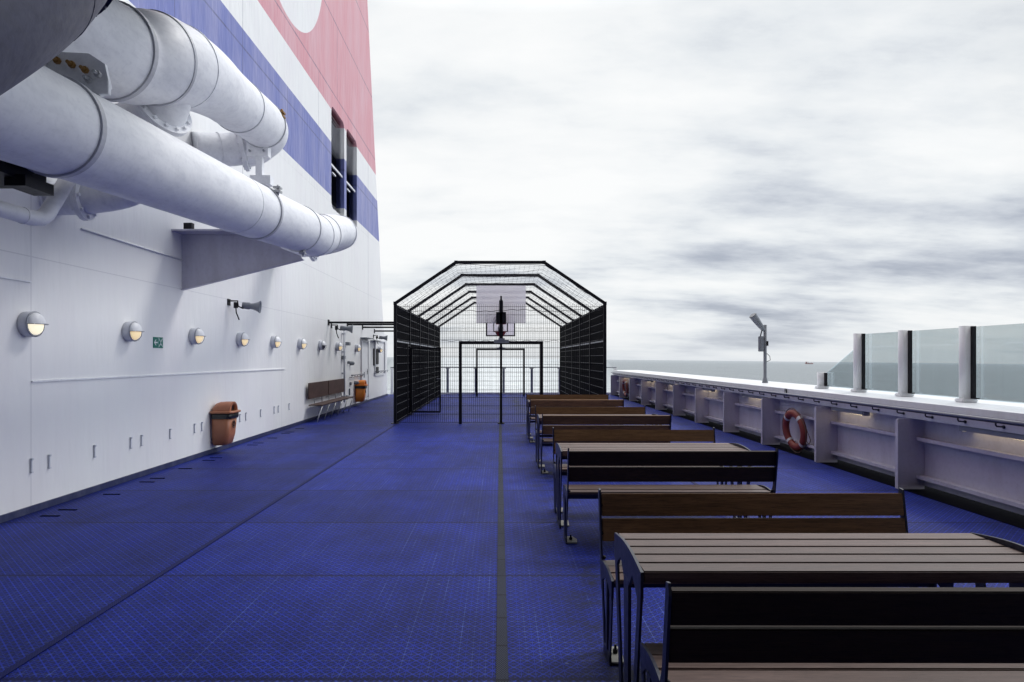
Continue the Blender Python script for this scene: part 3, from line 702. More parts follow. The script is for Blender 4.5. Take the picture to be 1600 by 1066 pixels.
# gusset
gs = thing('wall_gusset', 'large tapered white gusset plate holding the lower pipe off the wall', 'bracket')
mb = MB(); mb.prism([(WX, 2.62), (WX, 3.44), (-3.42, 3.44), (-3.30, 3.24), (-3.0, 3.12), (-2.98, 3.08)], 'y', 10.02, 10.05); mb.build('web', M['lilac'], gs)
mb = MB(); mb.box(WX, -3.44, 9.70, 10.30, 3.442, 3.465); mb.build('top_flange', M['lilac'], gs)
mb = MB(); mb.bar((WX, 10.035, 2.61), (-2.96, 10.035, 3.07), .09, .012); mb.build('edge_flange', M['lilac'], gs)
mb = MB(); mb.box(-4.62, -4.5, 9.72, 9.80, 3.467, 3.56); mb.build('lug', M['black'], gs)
# small pipe under the lower pipe
sp2 = thing('thin_pipe', 'thin light grey pipe with a sharp elbow under the lower pipe', 'pipe')
mb = MB(); mb.tube([(-3.86, 3.6, 2.72), (-3.82, 4.7, 2.72), (-3.755, 5.34, 2.705), (-3.735, 5.42, 2.72), (-3.72, 5.47, 2.77), (-3.70, 5.80, 3.25)], .062, 24); mb.build('pipe_body', M['white_pipe'], sp2)
mb = MB(); ring_at(mb, (-3.765, 5.26, 2.707), (.1, 1, 0), .0625, .02, .005, 24); mb.build('weld_bead', M['white_pipe'], sp2)
b3 = thing('branch_pipe', 'short grey flanged branch pipe entering the wall below the lower pipe', 'pipe')
mb = MB(); mb.tube(smooth_path([(-4.79, 7.1, 3.27), (-4.4, 7.15, 3.30), (-4.05, 7.25, 3.40), (-3.85, 7.35, 3.6)], 6), .165, 32); mb.build('pipe_body', M['white_pipe'], b3)
flange(b3, (-4.46, 7.14, 3.29), (1, .1, .05), .23, 8)
mb = MB(); mb.lathe([(0, .2), (.02, .2)], (WX, 7.1, 3.27), (1, 0, 0), 28, smooth=False); mb.build('wall_flange', M['white_pipe'], b3)
bmn = MB(); bmn.box(-3.85, -3.42, 2.0, 5.02, 2.86, 3.02); bmn.box(-3.5, -3.35, 4.7, 5.0, 2.80, 2.88)
tag(bmn.build('pipe_bearer', M['black']), 'dark steel bearer in shadow under the lower pipe', 'bracket')
# dark near pipe
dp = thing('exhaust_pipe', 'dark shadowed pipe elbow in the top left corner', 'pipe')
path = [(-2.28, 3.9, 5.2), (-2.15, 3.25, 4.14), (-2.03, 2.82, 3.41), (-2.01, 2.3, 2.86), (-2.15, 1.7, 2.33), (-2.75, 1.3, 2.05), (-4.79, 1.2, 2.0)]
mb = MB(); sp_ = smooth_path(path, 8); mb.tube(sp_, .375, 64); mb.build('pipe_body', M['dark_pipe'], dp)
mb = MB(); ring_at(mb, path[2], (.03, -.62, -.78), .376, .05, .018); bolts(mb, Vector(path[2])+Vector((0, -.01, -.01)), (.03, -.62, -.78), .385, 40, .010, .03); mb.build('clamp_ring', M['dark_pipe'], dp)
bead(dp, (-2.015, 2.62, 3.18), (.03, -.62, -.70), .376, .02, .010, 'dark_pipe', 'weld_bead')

# ------------------------------------------------------------------ bulwark (right)
bw = thing('bulwark', 'white steel bulwark with broad cap and upright stanchions along the right side', 'bulwark', (5.12, 12, 0))
def bpart(mb, name, mat):
    o = mb.build(name, mat, bw); o.matrix_parent_inverse = Matrix.Translation((-5.12, -12, 0)); return o
mb = MB(); mb.box(5.12, 5.14, 0, 29.2, .045, 1.0); bpart(mb, 'plate', M['lilac'])
mb = MB(); mb.prism([(4.95, 1.055), (4.965, 1.062), (6.08, 1.062), (6.08, 1.0), (5.02, 1.0), (4.95, .985)], 'y', -1, 29.25); bpart(mb, 'cap', M['cap'])
mb = MB(); mb.prism([(4.948, .983), (4.948, .858), (4.962, .858), (4.965, .983)], 'y', -1, 29.25); bpart(mb, 'cap_lip', M['lilac'])
mb = MB(); mb.box(4.845, 5.115, 0, 29.2, -.01, .002); bpart(mb, 'gutter', M['gutter'])
sy = [3.89+2.07*k for k in range(13)]
m_st = None
for i, y in enumerate(sy):
    if m_st is None:
        mb = MB(); mb.box(4.80, 5.118, -.006, .006, .0, .857)
        mb.prism([(-.028, 0.01), (.028, .01), (.028, .80), (.015, .845), (-.015, .845), (-.028, .80)], 'x', 4.785, 4.80)
        mb.box(4.80, 4.90, -.012, .012, .0, .05)
        m_st = bpart(mb, 'stanchion', M['lilac']); o = m_st
        base_inv = o.matrix_parent_inverse.copy()
    else:
        o = m_st.copy(); COL.objects.link(o); o.parent = bw; o.matrix_parent_inverse = base_inv
    o.location = (0, y, 0)
for z in (.62, .165):
    mb = MB()
    for a, b in zip(sy[:-1], sy[1:]):
        mb.box(5.02, 5.118, a+.09, b-.015, z-.006, z+.006); mb.box(5.015, 5.03, a+.09, b-.015, z-.03, z+.012)
        mb.lathe([(0, .02), (.03, .02)], (5.03, a+.09, z-.005), (0, -1, 0), 8)
    bpart(mb, 'stringer', M['lilac'])
# hand rail under the cap lip
hr = MB(); hr.tube([(4.865, 0, .972), (4.865, 29.1, .972)], .017, 12); hro = bpart(hr, 'handrail', M['grey'])
mb = MB(); y = 8.15-.54*12
mb.tube([(4.865, 0, .965), (4.865, 0, .925), (4.875, 0, .912), (4.95, 0, .905)], .009, 6); mb.lathe([(0, .018), (.01, .018)], (4.948, 0, .905), (-1, 0, 0), 8)
hk = mb.build('rail_hook', M['navy'], hro); hk.location.y = y; y += .54
while y < 29:
    o = hk.copy(); COL.objects.link(o); o.parent = hro; o.location.y = y; y += .54
mb = MB(); mb.box(4.855, 4.875, 0, 29.1, .945, .956); mb.build('rail_underside', M['navy'], hro)
# tube lamps under the cap
tl = None
for i, (ya, yb) in enumerate([(6.0, 7.2), (9.15, 10.0), (12.6, 13.7), (15.7, 16.8), (19.3, 20.2), (22.0, 23.0), (25.8, 26.7)]):
    root = thing('tube_lamp', '', 'lamp', (5.03, (ya+yb)/2, .84), 'tube lamps under the bulwark cap')
    ln = (yb-ya)/2
    mb = MB(); mb.box(-.045, .045, -ln, ln, -.012, .014, bev=.004); mb.box(-.04, .04, -ln-.03, -ln+.02, -.05, .012); mb.box(-.04, .04, ln-.02, ln+.03, -.05, .012); mb.box(-.05, -.045, -ln, ln, -.041, 0); mb.build('housing', M['grey'], root)
    mb = MB(); mb.tube([(.0, -ln+.02, -.036), (.0, ln-.02, -.03)], .016, 12); mb.build('tube', M['tube'], root)
    root['label'] = ['lit tube lamp under the bulwark cap at the right edge of the picture', 'lit tube lamp in the bay nearer than the front lifebuoy', 'lit tube lamp in the bay just beyond the front lifebuoy', 'lit tube lamp below and left of the floodlight pole', 'lit tube lamp level with the seventh bench', 'lit tube lamp beyond, two bays nearer than the far lifebuoy', 'farthest lit tube lamp, beside the far lifebuoy'][i]
# deck symbol plate on cap lip
ms = thing('muster_plate', 'small black framed plate with a symbol on the cap edge', 'sign', (4.945, 11.5, 1.0))
mb = MB(); mb.box(-.012, -.004, -.035, .035, -.055, .055); mb.build('plate', M['black'], ms)
mb = MB(); mb.prism([(-.022, -.04), (-.012, -.04), (0, 0), (.012, -.04), (.022, -.04), (.006, .03), (-.006, .03)], 'x', -.016, -.0125); mb.box(-.016, -.0125, -.022, .022, .038, .045); mb.build('symbol', M['signwhite'], ms)

# glass screen on the cap
gsn = [('low', 11.37, 1.34), ('tall', 10.2, 1.96), ('tall', 9.05, 1.96), ('tall', 7.85, 1.96), ('tall', 6.68, 1.96), ('tall', 5.5, 1.96)]
scr = thing('glass_windscreen', 'green tinted glass windscreen on white posts on the bulwark cap', 'windscreen', (5.5, 9, 1.06))
def spart(mb, name, mat):
    o = mb.build(name, mat, scr); o.matrix_parent_inverse = Matrix.Translation((-5.5, -9, -1.06)); return o
for (k_, y, zt) in gsn:
    mb = MB(); mb.ring_loft([[Vector((5.5+p[0], y+p[1], z)) for p in rrect(-.075, .075, -.05, .05, .045, 6)] for z in (1.063, zt)])
    po = spart(mb, 'post', M['cap'])
    mb = MB(); mb.box(5.405, 5.595, y-.075, y+.075, 1.0625, 1.105, bev=.012); mb.lathe([(0, .012), (.015, .012)], (5.43, y-.055, 1.105), (0, 0, 1), 6, smooth=False); mb.build('base', M['cap'], po)
    mb = MB(); mb.box(5.515, 5.544, y-.105, y-.051, 1.106, zt-.005); mb.box(5.515, 5.544, y-.16, y-.105, 1.106, 1.12); mb.build('gasket', M['black'], po)
for (a, b) in zip(gsn[:-1], gsn[1:]):
    mb = MB(); za = a[2]-.01; zb = b[2]-.01
    if a[0] == 'low': zb = 1.80
    ya, yb = a[1]-.06, b[1]+.045
    mb.prism([(ya, 1.10), (yb, 1.10), (yb, zb), (ya, za)], 'x', 5.545, 5.557); spart(mb, 'glass_pane', M['glass'])

# floodlight pole
fl = thing('floodlight_pole', 'grey pole with a tilted floodlight on the bulwark cap', 'floodlight', (5.58, 14.0, 1.062))
mb = MB(); mb.lathe([(0, .062), (.008, .062), (.09, .045), (.12, .034), (1.22, .034), (1.222, .02)], (0, 0, 0), (0, 0, 1), 20); mb.build('pole', M['mid_grey'], fl)
mb = MB(); mb.box(-.13, -.045, -.05, .05, .66, .98, bev=.008); mb.box(-.05, -.02, -.02, .02, .7, .9); mb.build('ballast_box', M['mid_grey'], fl)
hd = MB(); ax = Vector((-.62, -.18, .74)).normalized()
rot = ax.to_track_quat('Z', 'Y').to_matrix()
rings = []
for (t, w, h) in ((0, .03, .025), (.02, .042, .036), (.14, .062, .052), (.30, .078, .066), (.41, .082, .07), (.42, .087, .074)):
    sh = Vector((-.025, 0, 1.10))
    pr = rrect(-w, w, -h, h, min(w, h)*.85, 5)
    rings.append([sh + rot @ Vector((p[0]*.9, p[1], t)) for p in pr])
hd.ring_loft(rings); hdo = hd.build('lamp_head', M['mid_grey'], fl)
mb = MB(); mb.ring_loft([[Vector((-.025, 0, 1.10)) + rot @ Vector((p[0], p[1], t)) for p in rrect(-.07, .07, -.064, .064, .05, 5)] for t in (.421, .426)]); mb.build('lens', M['lamp_off'], hdo)
mb = MB(); mb.tube([(-.10, 0, .98), (-.07, 0, 1.10), (-.02, 0, 1.18), (0, 0, 1.12)], .012, 8); mb.tube([(.03, -.02, .62), (.09, -.02, .56), (.10, -.02, .48), (.03, -.02, .45)], .006, 6); mb.build('cable', M['black'], fl)
mb = MB(); mb.box(.015, .05, -.05, -.02, .78, .88); mb.build('switch', M['black'], fl)

# lifebuoys
def make_buoy(label, loc, Rm=.285, r=.065):
    root = thing('lifebuoy', label, 'lifebuoy', loc, 'lifebuoys on the bulwark')
    mb = MB(); mb.torus((0, 0, 0), (1, 0, 0), Rm, r, 48, 14, sx=.75); mb.build('ring', M['buoy'], root)
    for k in range(4):
        t0 = PI/4 + k*PI/2
        mb = MB(); rings = []
        for i in range(5):
            t = t0 + (i-2)*.045; dd = Vector((0, math.cos(t), math.sin(t)))
            rings.append([dd*Rm + (dd*math.cos(2*PI*j/14) + Vector((.75, 0, 0))*math.sin(2*PI*j/14))*(r+.003) for j in range(14)])
        mb.ring_loft(rings, cap0=False, cap1=False); mb.build('tape_band', M['tape'], root)
    mb = MB(); pts = []
    for k in range(4):
        a = PI/4 + k*PI/2
        for i in range(7):
            t = a + PI/2*i/6; rr = Rm + r + .004 + .03*math.sin(PI*i/6)*(1.6 if k == 3 else .7)
            pts.append((-.01, math.cos(t)*rr, math.sin(t)*rr))
    mb.tube(pts, .007, 6); mb.tube([(.02, -.15, .30), (.03, -.30, .1), (.03, -.42, -.12), (.03, -.36, -.2), (.02, -.25, -.1)], .007, 6); mb.build('grab_line', M['rope'], root)
    root.rotation_euler = (0, R(-6), R(4)); return root
make_buoy('red lifebuoy hung in the bay opposite the third bench', (4.94, 11.15, .375))
make_buoy('small distant red lifebuoy hung near the stern end of the bulwark', (4.94, 26.2, .42))

# ------------------------------------------------------------------ benches and tables
BX, BW = 0.565, 1.72
def side_frame_bench(x):
    mb = MB(); x0, x1 = x-.005, x+.005
    mb.prism([(-.012, .84), (.02, .835), (.075, .52), (.115, .44), (.12, .30), (.085, .30), (.04, .46), (-.02, .80)], 'x', x0, x1)       # upright
    top = [(.06+.37*t, .456+.022*math.sin(PI*t)) for t in [i/10 for i in range(11)]]
    bot = [(.425, .37), (.40, .345), (.33, .40), (.27, .415), (.17, .385), (.085, .34)]
    mb.prism(top + bot, 'x', x0-.001, x1+.001)
    mb.prism([(.083, .36), (.13, .36), (.215, .0), (.175, .0)], 'x', x0+.0005, x1-.0005)
    mb.prism([(.245, .405), (.30, .405), (.285, .0), (.25, .0)], 'x', x0-.002, x1+.002)
    mb.prism([(.375, .36), (.426, .375), (.36, .0), (.31, .0)], 'x', x0+.001, x1-.001)
    mb.prism([(.17, 0.004), (.37, .004), (.35, .05), (.19, .05)], 'x', x0-.0015, x1+.0015)
    return mb
def planks(lst, x0, x1, mat, root, name):
    mb = MB()
    for (y, z, w, t, ang) in lst:
        rot = Matrix.Rotation(ang, 3, 'X')
        mb.box(x0, x1, y-w/2, y+w/2, z-t/2, z+t/2, rot=rot, bev=.004)
    return mb.build(name, mat, root)
def make_bench(woodback):
    root = thing('bench', '', 'bench')
    x0, x1 = -BW/2, BW/2
    for x in (x0, x1):
        side_frame_bench(x).build('side_frame', M['navy'], root)
        mb = MB(); s_ = 1 if x < 0 else -1
        mb.prism([(min(x, x+s_*.09), .17), (max(x, x+s_*.09), .17), (max(x, x+s_*.10), .27), (max(x, x+s_*.07), .36), (min(x, x+s_*.07), .36)] , 'z', .006, .016)
        fp = mb.build('foot_plate', M['footplate'], root)
        mb = MB(); mb.lathe([(0, .014), (.02, .014)], (x+s_*.045, .25, .016), (0, 0, 1), 6, smooth=False); mb.lathe([(0, .007), (.03, .007)], (x+s_*.045, .25, .03), (0, 0, 1), 8); mb.build('bolt', M['black'], fp)
    mb = MB(); mb.box(x0+.006, x1-.006, .235, .275, .37, .405); mb.build('cross_beam', M['navy'], root)
    planks([(.138, .448, .108, .022, 0), (.253, .451, .108, .022, 0), (.367, .448, .108, .022, 0)], x0+.007, x1-.007, M['wood_top'], root, 'seat')
    a = R(9.5)
    for (z, dy) in ((.752, .020), (.617, .043)):
        mb = MB(); rot = Matrix.Rotation(a, 3, 'X'); mb.box(x0+.007, x1-.007, dy-.017, dy+.017, z-.062, z+.062, rot=rot, bev=.004)
        mb.build('backrest_plank', woodback, root)
    mb = MB()
    for x in (x0, x1):
        s_ = 1 if x < 0 else -1
        for z in (.47, .60, .75): mb.lathe([(0, .012), (.012, .012), (.013, .007), (.018, .007)], (x+s_*.006, .075-.18*(z-.47), z), (s_, 0, 0), 8)
    mb.build('bolts', M['black'], root)
    return root
def make_table():
    root = thing('picnic_table', '', 'table')
    L_ = BW; x0, x1 = -L_/2, L_/2
    for x in (x0, x1):
        a0, a1 = x-.006, x+.006
        mb = MB()
        top = [(-.30+.60*t, .737+.026*math.sin(PI*t)) for t in [i/14 for i in range(15)]]
        bot = [(.298, .62), (.235, .60), (.20, .635), (.13, .67), (.052, .60), (-.052, .60), (-.13, .67), (-.20, .635), (-.235, .60), (-.298, .62)]
        mb.prism(top+bot, 'x', a0, a1)
        mb.prism([(-.298, .65), (-.235, .64), (-.10, .0), (-.16, .0)], 'x', a0+.001, a1-.001)
        mb.prism([(-.052, .62), (.052, .62), (.040, .0), (-.040, .0)], 'x', a0-.001, a1+.001)
        mb.prism([(.235, .64), (.298, .65), (.16, .0), (.10, .0)], 'x', a0+.001, a1-.001)
        mb.prism([(-.165, .004), (.165, .004), (.15, .05), (-.15, .05)], 'x', a0-.0015, a1+.0015)
        mb.build('side_frame', M['navy'], root)
        s_ = 1 if x < 0 else -1
        mb = MB(); mb.prism([(min(x, x+s_*.09), -.1), (max(x, x+s_*.09), -.1), (max(x, x+s_*.10), .1), (min(x, x+s_*.08), .1)], 'z', .006, .016); mb.build('foot_plate', M['footplate'], root)
    mb = MB(); mb.box(x0+.006, x1-.006, -.02, .02, .62, .695); mb.build('cross_beam', M['navy'], root)
    for k in range(5):
        y = -.236 + k*.118
        mb = MB(); mb.box(x0+.007, x1-.007, y-.053, y+.053, .690, .738, bev=.005); mb.build('tabletop_plank', M['wood_top'], root)
    return root
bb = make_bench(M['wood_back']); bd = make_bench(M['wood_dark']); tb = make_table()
cx = BX + BW/2
blabels = ['nearest bench, its black backrest toward the camera at the bottom right', 'brown backed bench facing the camera behind the nearest table',
           'black backed bench, second from the front with its back to the camera', 'brown bench facing the camera behind the second table',
           'dark backed bench, fifth from the front', 'reddish brown bench facing the camera, sixth from the front', 'dark narrow looking bench, second from the cage', 'farthest bench, standing right before the cage']
by = [2.20, 3.79, 5.49, 7.14, 8.92, 10.47, 12.27, 14.02]
first = {0: True, 1: True}
for i, y in enumerate(by):
    away = (i % 2 == 0)
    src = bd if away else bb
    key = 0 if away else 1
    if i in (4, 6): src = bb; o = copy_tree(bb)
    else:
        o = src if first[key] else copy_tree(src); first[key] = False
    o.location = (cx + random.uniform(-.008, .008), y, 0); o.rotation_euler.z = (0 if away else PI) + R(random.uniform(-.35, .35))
    o['label'] = blabels[i]; o['group'] = 'slatted benches set in facing pairs'
tlabels = ['nearest slatted picnic table between the first two benches', 'second picnic table, pale top seen behind the black backed bench', 'third picnic table hidden mostly behind the fifth bench', 'farthest picnic table, between the two benches closest to the cage']
for i, y in enumerate((2.92, 6.33, 9.7, 13.15)):
    o = tb if i == 0 else copy_tree(tb)
    o.location = (cx-.005, y, 0); o['label'] = tlabels[i]; o['group'] = 'slatted picnic tables between the benches'

# ------------------------------------------------------------------ added overhang, bulkhead and screen, unseen, to darken the foreground
od = thing('overhead_deck', 'grey underside of the deck above with transverse beams', 'deck overhang')
mb = MB(); mb.prism([(-4.7, -8), (7.5, -8), (7.5, 3.5), (.2, 3.5), (-1.2, 6.55), (-4.7, 6.55)], 'z', 5.45, 5.6); mb.build('deck_plate', M['skirt'], od)
for i in range(8):
    mb = MB(); yb_ = 6.4-i*1.6; mb.box(-4.7, -1.25 if yb_ > 3.4 else 7.4, yb_-.1, yb_, 5.22, 5.449); mb.build('beam', M['skirt'], od)
mb = MB(); mb.box(-4.7, 7.5, -8.2, -8, .0, 5.449); mb.build('bulkhead', M['skirt'], od)  # added wall behind the camera, unseen, blocks light
mb = MB(); mb.box(6.2, 6.3, -8, 1.5, 1.07, 5.449); mb.build('side_screen', M['skirt'], od)
# ------------------------------------------------------------------ sports cage
cg = thing('sports_cage', 'black wire mesh sports cage with faceted arched roof on the blue deck', 'sports cage', (0, 22, 0))
def gpart(mb, name, mat, par=None):
    if par is None:
        o = mb.build(name, mat, cg); o.matrix_parent_inverse = Matrix.Translation((0, -22, 0))
    else: o = mb.build(name, mat, par)
    return o
CX0, CX1, ZS, ZT = -2.53, 2.54, 2.91, 3.90
fy = [16.1, 18.6, 20.9, 23.2, 25.4, 27.75]
def arch_pts(y, k=0): return [(CX0, y, 0), (CX0, y, ZS), (-1.06, y, ZT), (1.07, y, ZT), (CX1, y, ZS), (CX1, y, 0)]
for i, y in enumerate(fy):
    mb = MB(); p = arch_pts(y)
    for a, b in zip(p[:-1], p[1:]): mb.bar(a, b, .07, .07)
    for q in p[1:-1]: mb.box(q[0]-.04, q[0]+.04, y-.036, y+.036, q[2]-.04, q[2]+.04)
    for xx in (CX0, CX1): mb.box(xx-.09, xx+.09, y-.09, y+.09, .003, .015)
    gpart(mb, 'arch_frame', M['black'])
def wire_panel(mb, o, u, U, v, V, su, sv, r=.0022, rh=None, holes=None):
    # wires spaced su along u (running along v) and sv along v (running along u)
    o, u, v = Vector(o), Vector(u), Vector(v); nrm = u.cross(v)
    rh = rh or r*1.3
    def wire(p, q, r_):
        t = (q-p).normalized(); a = t.cross(nrm).normalized()*r_; b = nrm*r_
        mb.ring_loft([[x+a+b, x-a+b, x-a-b, x+a-b] for x in (p, q)], smooth=False, cap0=False, cap1=False)
    n = int(U/su)
    for i in range(n+1): wire(o+u*(i*su), o+u*(i*su)+v*V, r)
    n = int(V/sv)
    for i in range(n+1):
        wire(o+v*(i*sv)+nrm*r*2, o+v*(i*sv)+u*U+nrm*r*2, rh); wire(o+v*(i*sv)-nrm*r*2, o+v*(i*sv)+u*U-nrm*r*2, rh)
# front panels (two, split at the centre post), back panels, side panels
for (xa, xb) in ((CX0+.04, .0), (.05, CX1-.04)):
    mb = MB(); wire_panel(mb, (xa, 16.1, .03), (1, 0, 0), xb-xa, (0, 0, 1), 2.86, .05, .2, .0028, .0036); gpart(mb, 'mesh_panel', M['mesh_black'])
for (xa, xb) in ((CX0+.04, .0), (.05, CX1-.04)):
    mb = MB(); wire_panel(mb, (xa, 27.8, .03), (1, 0, 0), xb-xa, (0, 0, 1), 2.86, .05, .2, .0022, .003); gpart(mb, 'mesh_panel', M['mesh_black'])
for X in (CX0, CX1):
    for i in range(5):
        ya, yb = fy[i]+.04, fy[i+1]-.04
        if X == CX0 and i == 0:
            yb = 18.56
        mb = MB(); wire_panel(mb, (X, ya, .03), (0, 1, 0), yb-ya, (0, 0, 1), 2.86, .05, 9, .0105, .009); pn = gpart(mb, 'mesh_panel', M['mesh_black'])
        mb = MB()
        for k_ in range(15): mb.box(X-.017, X+.017, ya, yb, .05+.2*k_-.006, .05+.2*k_+.006)
        hw_ = mb.build('cross_wires', M['wire_grey'], pn)
        mb = MB(); mb.bar((X, ya-.04, 2.0), (X, yb+.04, 2.0), .03, .035); gpart(mb, 'side_rail', M['grey'])
# posts, gate
mb = MB(); mb.bar((.03, 16.1, 0), (.03, 16.1, 2.95), .06); mb.box(-.05, .11, 16.0, 16.2, .003, .02)
gpart(mb, 'centre_post', M['black'])
mb = MB(); mb.bar((CX0, 18.12, 0), (CX0, 18.12, 1.95), .06); mb.bar((CX0, 18.1, 1.93), (CX0, 18.6, 1.93), .05); gpart(mb, 'gate_post', M['black'])
gt = MB(); gx0, gx1, gy = CX0+.06, CX0+.86, 18.62
for a, b in (((gx0, gy, .08), (gx0, gy, 1.88)), ((gx1, gy, .08), (gx1, gy, 1.88)), ((gx0, gy, .08), (gx1, gy, .08)), ((gx0, gy, 1.86), (gx1, gy, 1.86))): gt.bar(a, b, .045)
gate = gpart(gt, 'gate', M['black'])
mb = MB(); wire_panel(mb, (gx0, gy, .1), (1, 0, 0), .8, (0, 0, 1), 1.76, .05, .2, .004, .005); mb.build('gate_mesh', M['mesh_black'], gate)
mb = MB(); mb.box(gx1-.09, gx1+.02, gy-.05, gy-.02, 1.0, 1.02); mb.build('handle', M['steel'], gate)
# braces to the casing wall
for y, z in ((18.6, 2.58), (20.9, 2.64), (23.2, 2.66), (25.4, 2.62)):
    mb = MB(); mb.bar((WX+.01, y, z), (CX0, y, z), .055); mb.box(WX, WX+.015, y-.08, y+.08, z-.08, z+.08); gpart(mb, 'wall_brace', M['black'])
# roof net, sagging between frames
def net_pt(s, y):
    # s in [0,1] across the arch
    segs = [((CX0+.05, ZS), (-1.06, ZT-.05)), ((-1.06, ZT-.05), (1.07, ZT-.05)), ((1.07, ZT-.05), (CX1-.05, ZS))]
    ln = [math.dist(*a) for a in segs]; T = sum(ln); d_ = s*T
    for a, l in zip(segs, ln):
        if d_ <= l or a is segs[-1]:
            t = min(1, d_/l); x = a[0][0]+(a[1][0]-a[0][0])*t; z = a[0][1]+(a[1][1]-a[0][1])*t; break
        d_ -= l
    for f0, f1 in zip(fy[:-1], fy[1:]):
        if f0 <= y <= f1+1e-6:
            t = (y-f0)/(f1-f0); sag = .10*math.sin(PI*t)*(.7+.3*math.sin(9*s+f0)); break
    else: sag = 0
    wob = .018*math.sin(13*y+31*s)+.014*math.sin(41*s+7*y)
    return (x + .02*math.sin(17*y+5*s), y + .03*math.sin(25*s+3*y), z - sag + wob*.6)
mb = MB(); NS, NY = 46, 88
grid = [[net_pt(i/NS, fy[0]+.03+(fy[-1]-fy[0]-.06)*j/NY) for i in range(NS+1)] for j in range(NY+1)]
for j in range(NY+1): mb.tube(grid[j], .0022 if j else .008, 3, caps=False, smooth=False)
for i in range(NS+1): mb.tube([grid[j][i] for j in range(NY+1)], .0022, 3, caps=False, smooth=False)
gpart(mb, 'roof_net', M['net'])
# vertical net strips hanging at the end openings above the fences
for Y0 in (27.72,):
    mb = MB()
    for i in range(40):
        x = CX0+.1+i*(CX1-CX0-.2)/39
        zt = ZS+(ZT-ZS)*min(1, max(0, (abs(CX0)-abs(x))/1.48))
        mb.tube([(x, Y0, 2.7), (x+.01*math.sin(i), Y0+.01, zt)], .0025, 3, caps=False, smooth=False)
    for j in range(9):
        z = 2.72+j*.13; hw = 2.48 if z < ZS else 2.48-1.46*(z-ZS)/(ZT-ZS)
        mb.tube([(-hw+2*hw*i/30, Y0, z+.02*math.sin(i*1.7+j)) for i in range(31)], .0025, 3, caps=False, smooth=False)
    gpart(mb, 'end_net', M['net'])
# wavy net hem line across front
mb = MB(); mb.tube([(CX0+.1+(CX1-CX0-.2)*i/60, 16.16, 2.72+.03*abs(math.sin(i*.8))-.02*math.sin(i*.31)) for i in range(61)], .007, 5); mb.tube([(CX0+.1+(CX1-CX0-.2)*i/60, 27.6, 2.3+.03*math.sin(i*.9)) for i in range(61)], .008, 5)
gpart(mb, 'net_hem', M['net'])
# goals
def make_goal(label, y, t=.075):
    root = thing('goal_frame', label, 'goal', (0.02, y, 0), 'goal frames in the cage')
    for x in (-.97, .98):
        mb = MB(); mb.bar((x, 0, .003), (x, 0, 1.95), t); mb.build('post', M['black'], root)
    mb = MB(); mb.bar((-.97-t/2, 0, 1.955), (.98+t/2, 0, 1.955), t, t*1.0); mb.build('crossbar', M['black'], root)
    mb = MB(); mb.box(-.16, .20, -.06, .06, 1.945, 2.02); mb.box(-.05, .10, -.08, .05, 2.02, 2.06); mb.build('clamp', M['mid_grey'], root)
make_goal('black goal frame in the front mesh wall of the cage', 16.02); make_goal('smaller looking black goal frame at the far end of the cage', 27.60)
# hoops
def make_hoop(label, y, face, zb, front):
    root = thing('basketball_hoop', label, 'basketball hoop', (.03, y, 0), 'basketball hoops in the cage')
    mb = MB(); mb.box(-.60, .60, -.012, .012, zb, zb+.92, bev=.004); b = mb.build('backboard', M['boardw' if front else 'board'], root)
    mb = MB(); f = face; ya, yb = (f*.0135, f*.017); y0, y1 = min(ya, yb), max(ya, yb)
    for (xa, xb, za, zc) in ((-.60, .60, zb, zb+.05), (-.60, -.55, zb+.05, zb+.87), (.55, .60, zb+.05, zb+.87), (-.60, .60, zb+.87, zb+.92), (-.30, .30, zb+.18, zb+.22), (-.30, -.26, zb+.22, zb+.60), (.26, .30, zb+.22, zb+.60), (-.30, .30, zb+.60, zb+.64)):
        mb.box(xa, xb, y0, y1, za, zc)
    if front: mb.build('board_marking', M['black'], b)
    else: mb.bm.free()
    mb = MB(); mb.torus((0, f*.32, zb+.17), (0, 0, 1), .225, .012, 32, 8); mb.bar((-.1, f*.01, zb+.16), (-.08, f*.14, zb+.165), .03); mb.bar((.1, f*.01, zb+.16), (.08, f*.14, zb+.165), .03); mb.box(-.12, .12, min(0, f*.03), max(0, f*.03), zb+.08, zb+.2)
    mb.lathe([(0, .22), (-.10, .17), (-.17, .12)], (0, f*.32, zb+.165), (0, 0, 1), 24, cap0=False, cap1=False)
    mb.build('ring', M['hoopred'], root)
    mb = MB(); k = -f
    if not front:
        mb.bar((0, k*.10, 1.95), (0, k*.10, zb+.55), .095); mb.box(-.12, .12, k*.1-.05, k*.1+.05, zb-.02, zb+.27, bev=.01)
        mb.bar((0, k*.10, zb+.55), (0, k*.10, zb+.66), .04); mb.box(-.03, .03, min(0, k*.1), max(0, k*.1), zb+.1, zb+.2)
        mb.bar((0, k*.12, zb+.2), (0, k*.12, zb+.58), .05)
    else:
        mb.bar((0, k*.08, 1.95), (0, k*.08, zb+.5), .07); mb.box(-.1, .1, min(0, k*.1), max(0, k*.1), zb+.2, zb+.4)
    mb.build('mounting_pole', M['black'], root)
make_hoop('grey back of the near basketball backboard on its black mounting pole', 16.22, 1, 2.43, False)
make_hoop('far basketball backboard with black outlined squares and red ring', 27.35, -1, 2.48, True)

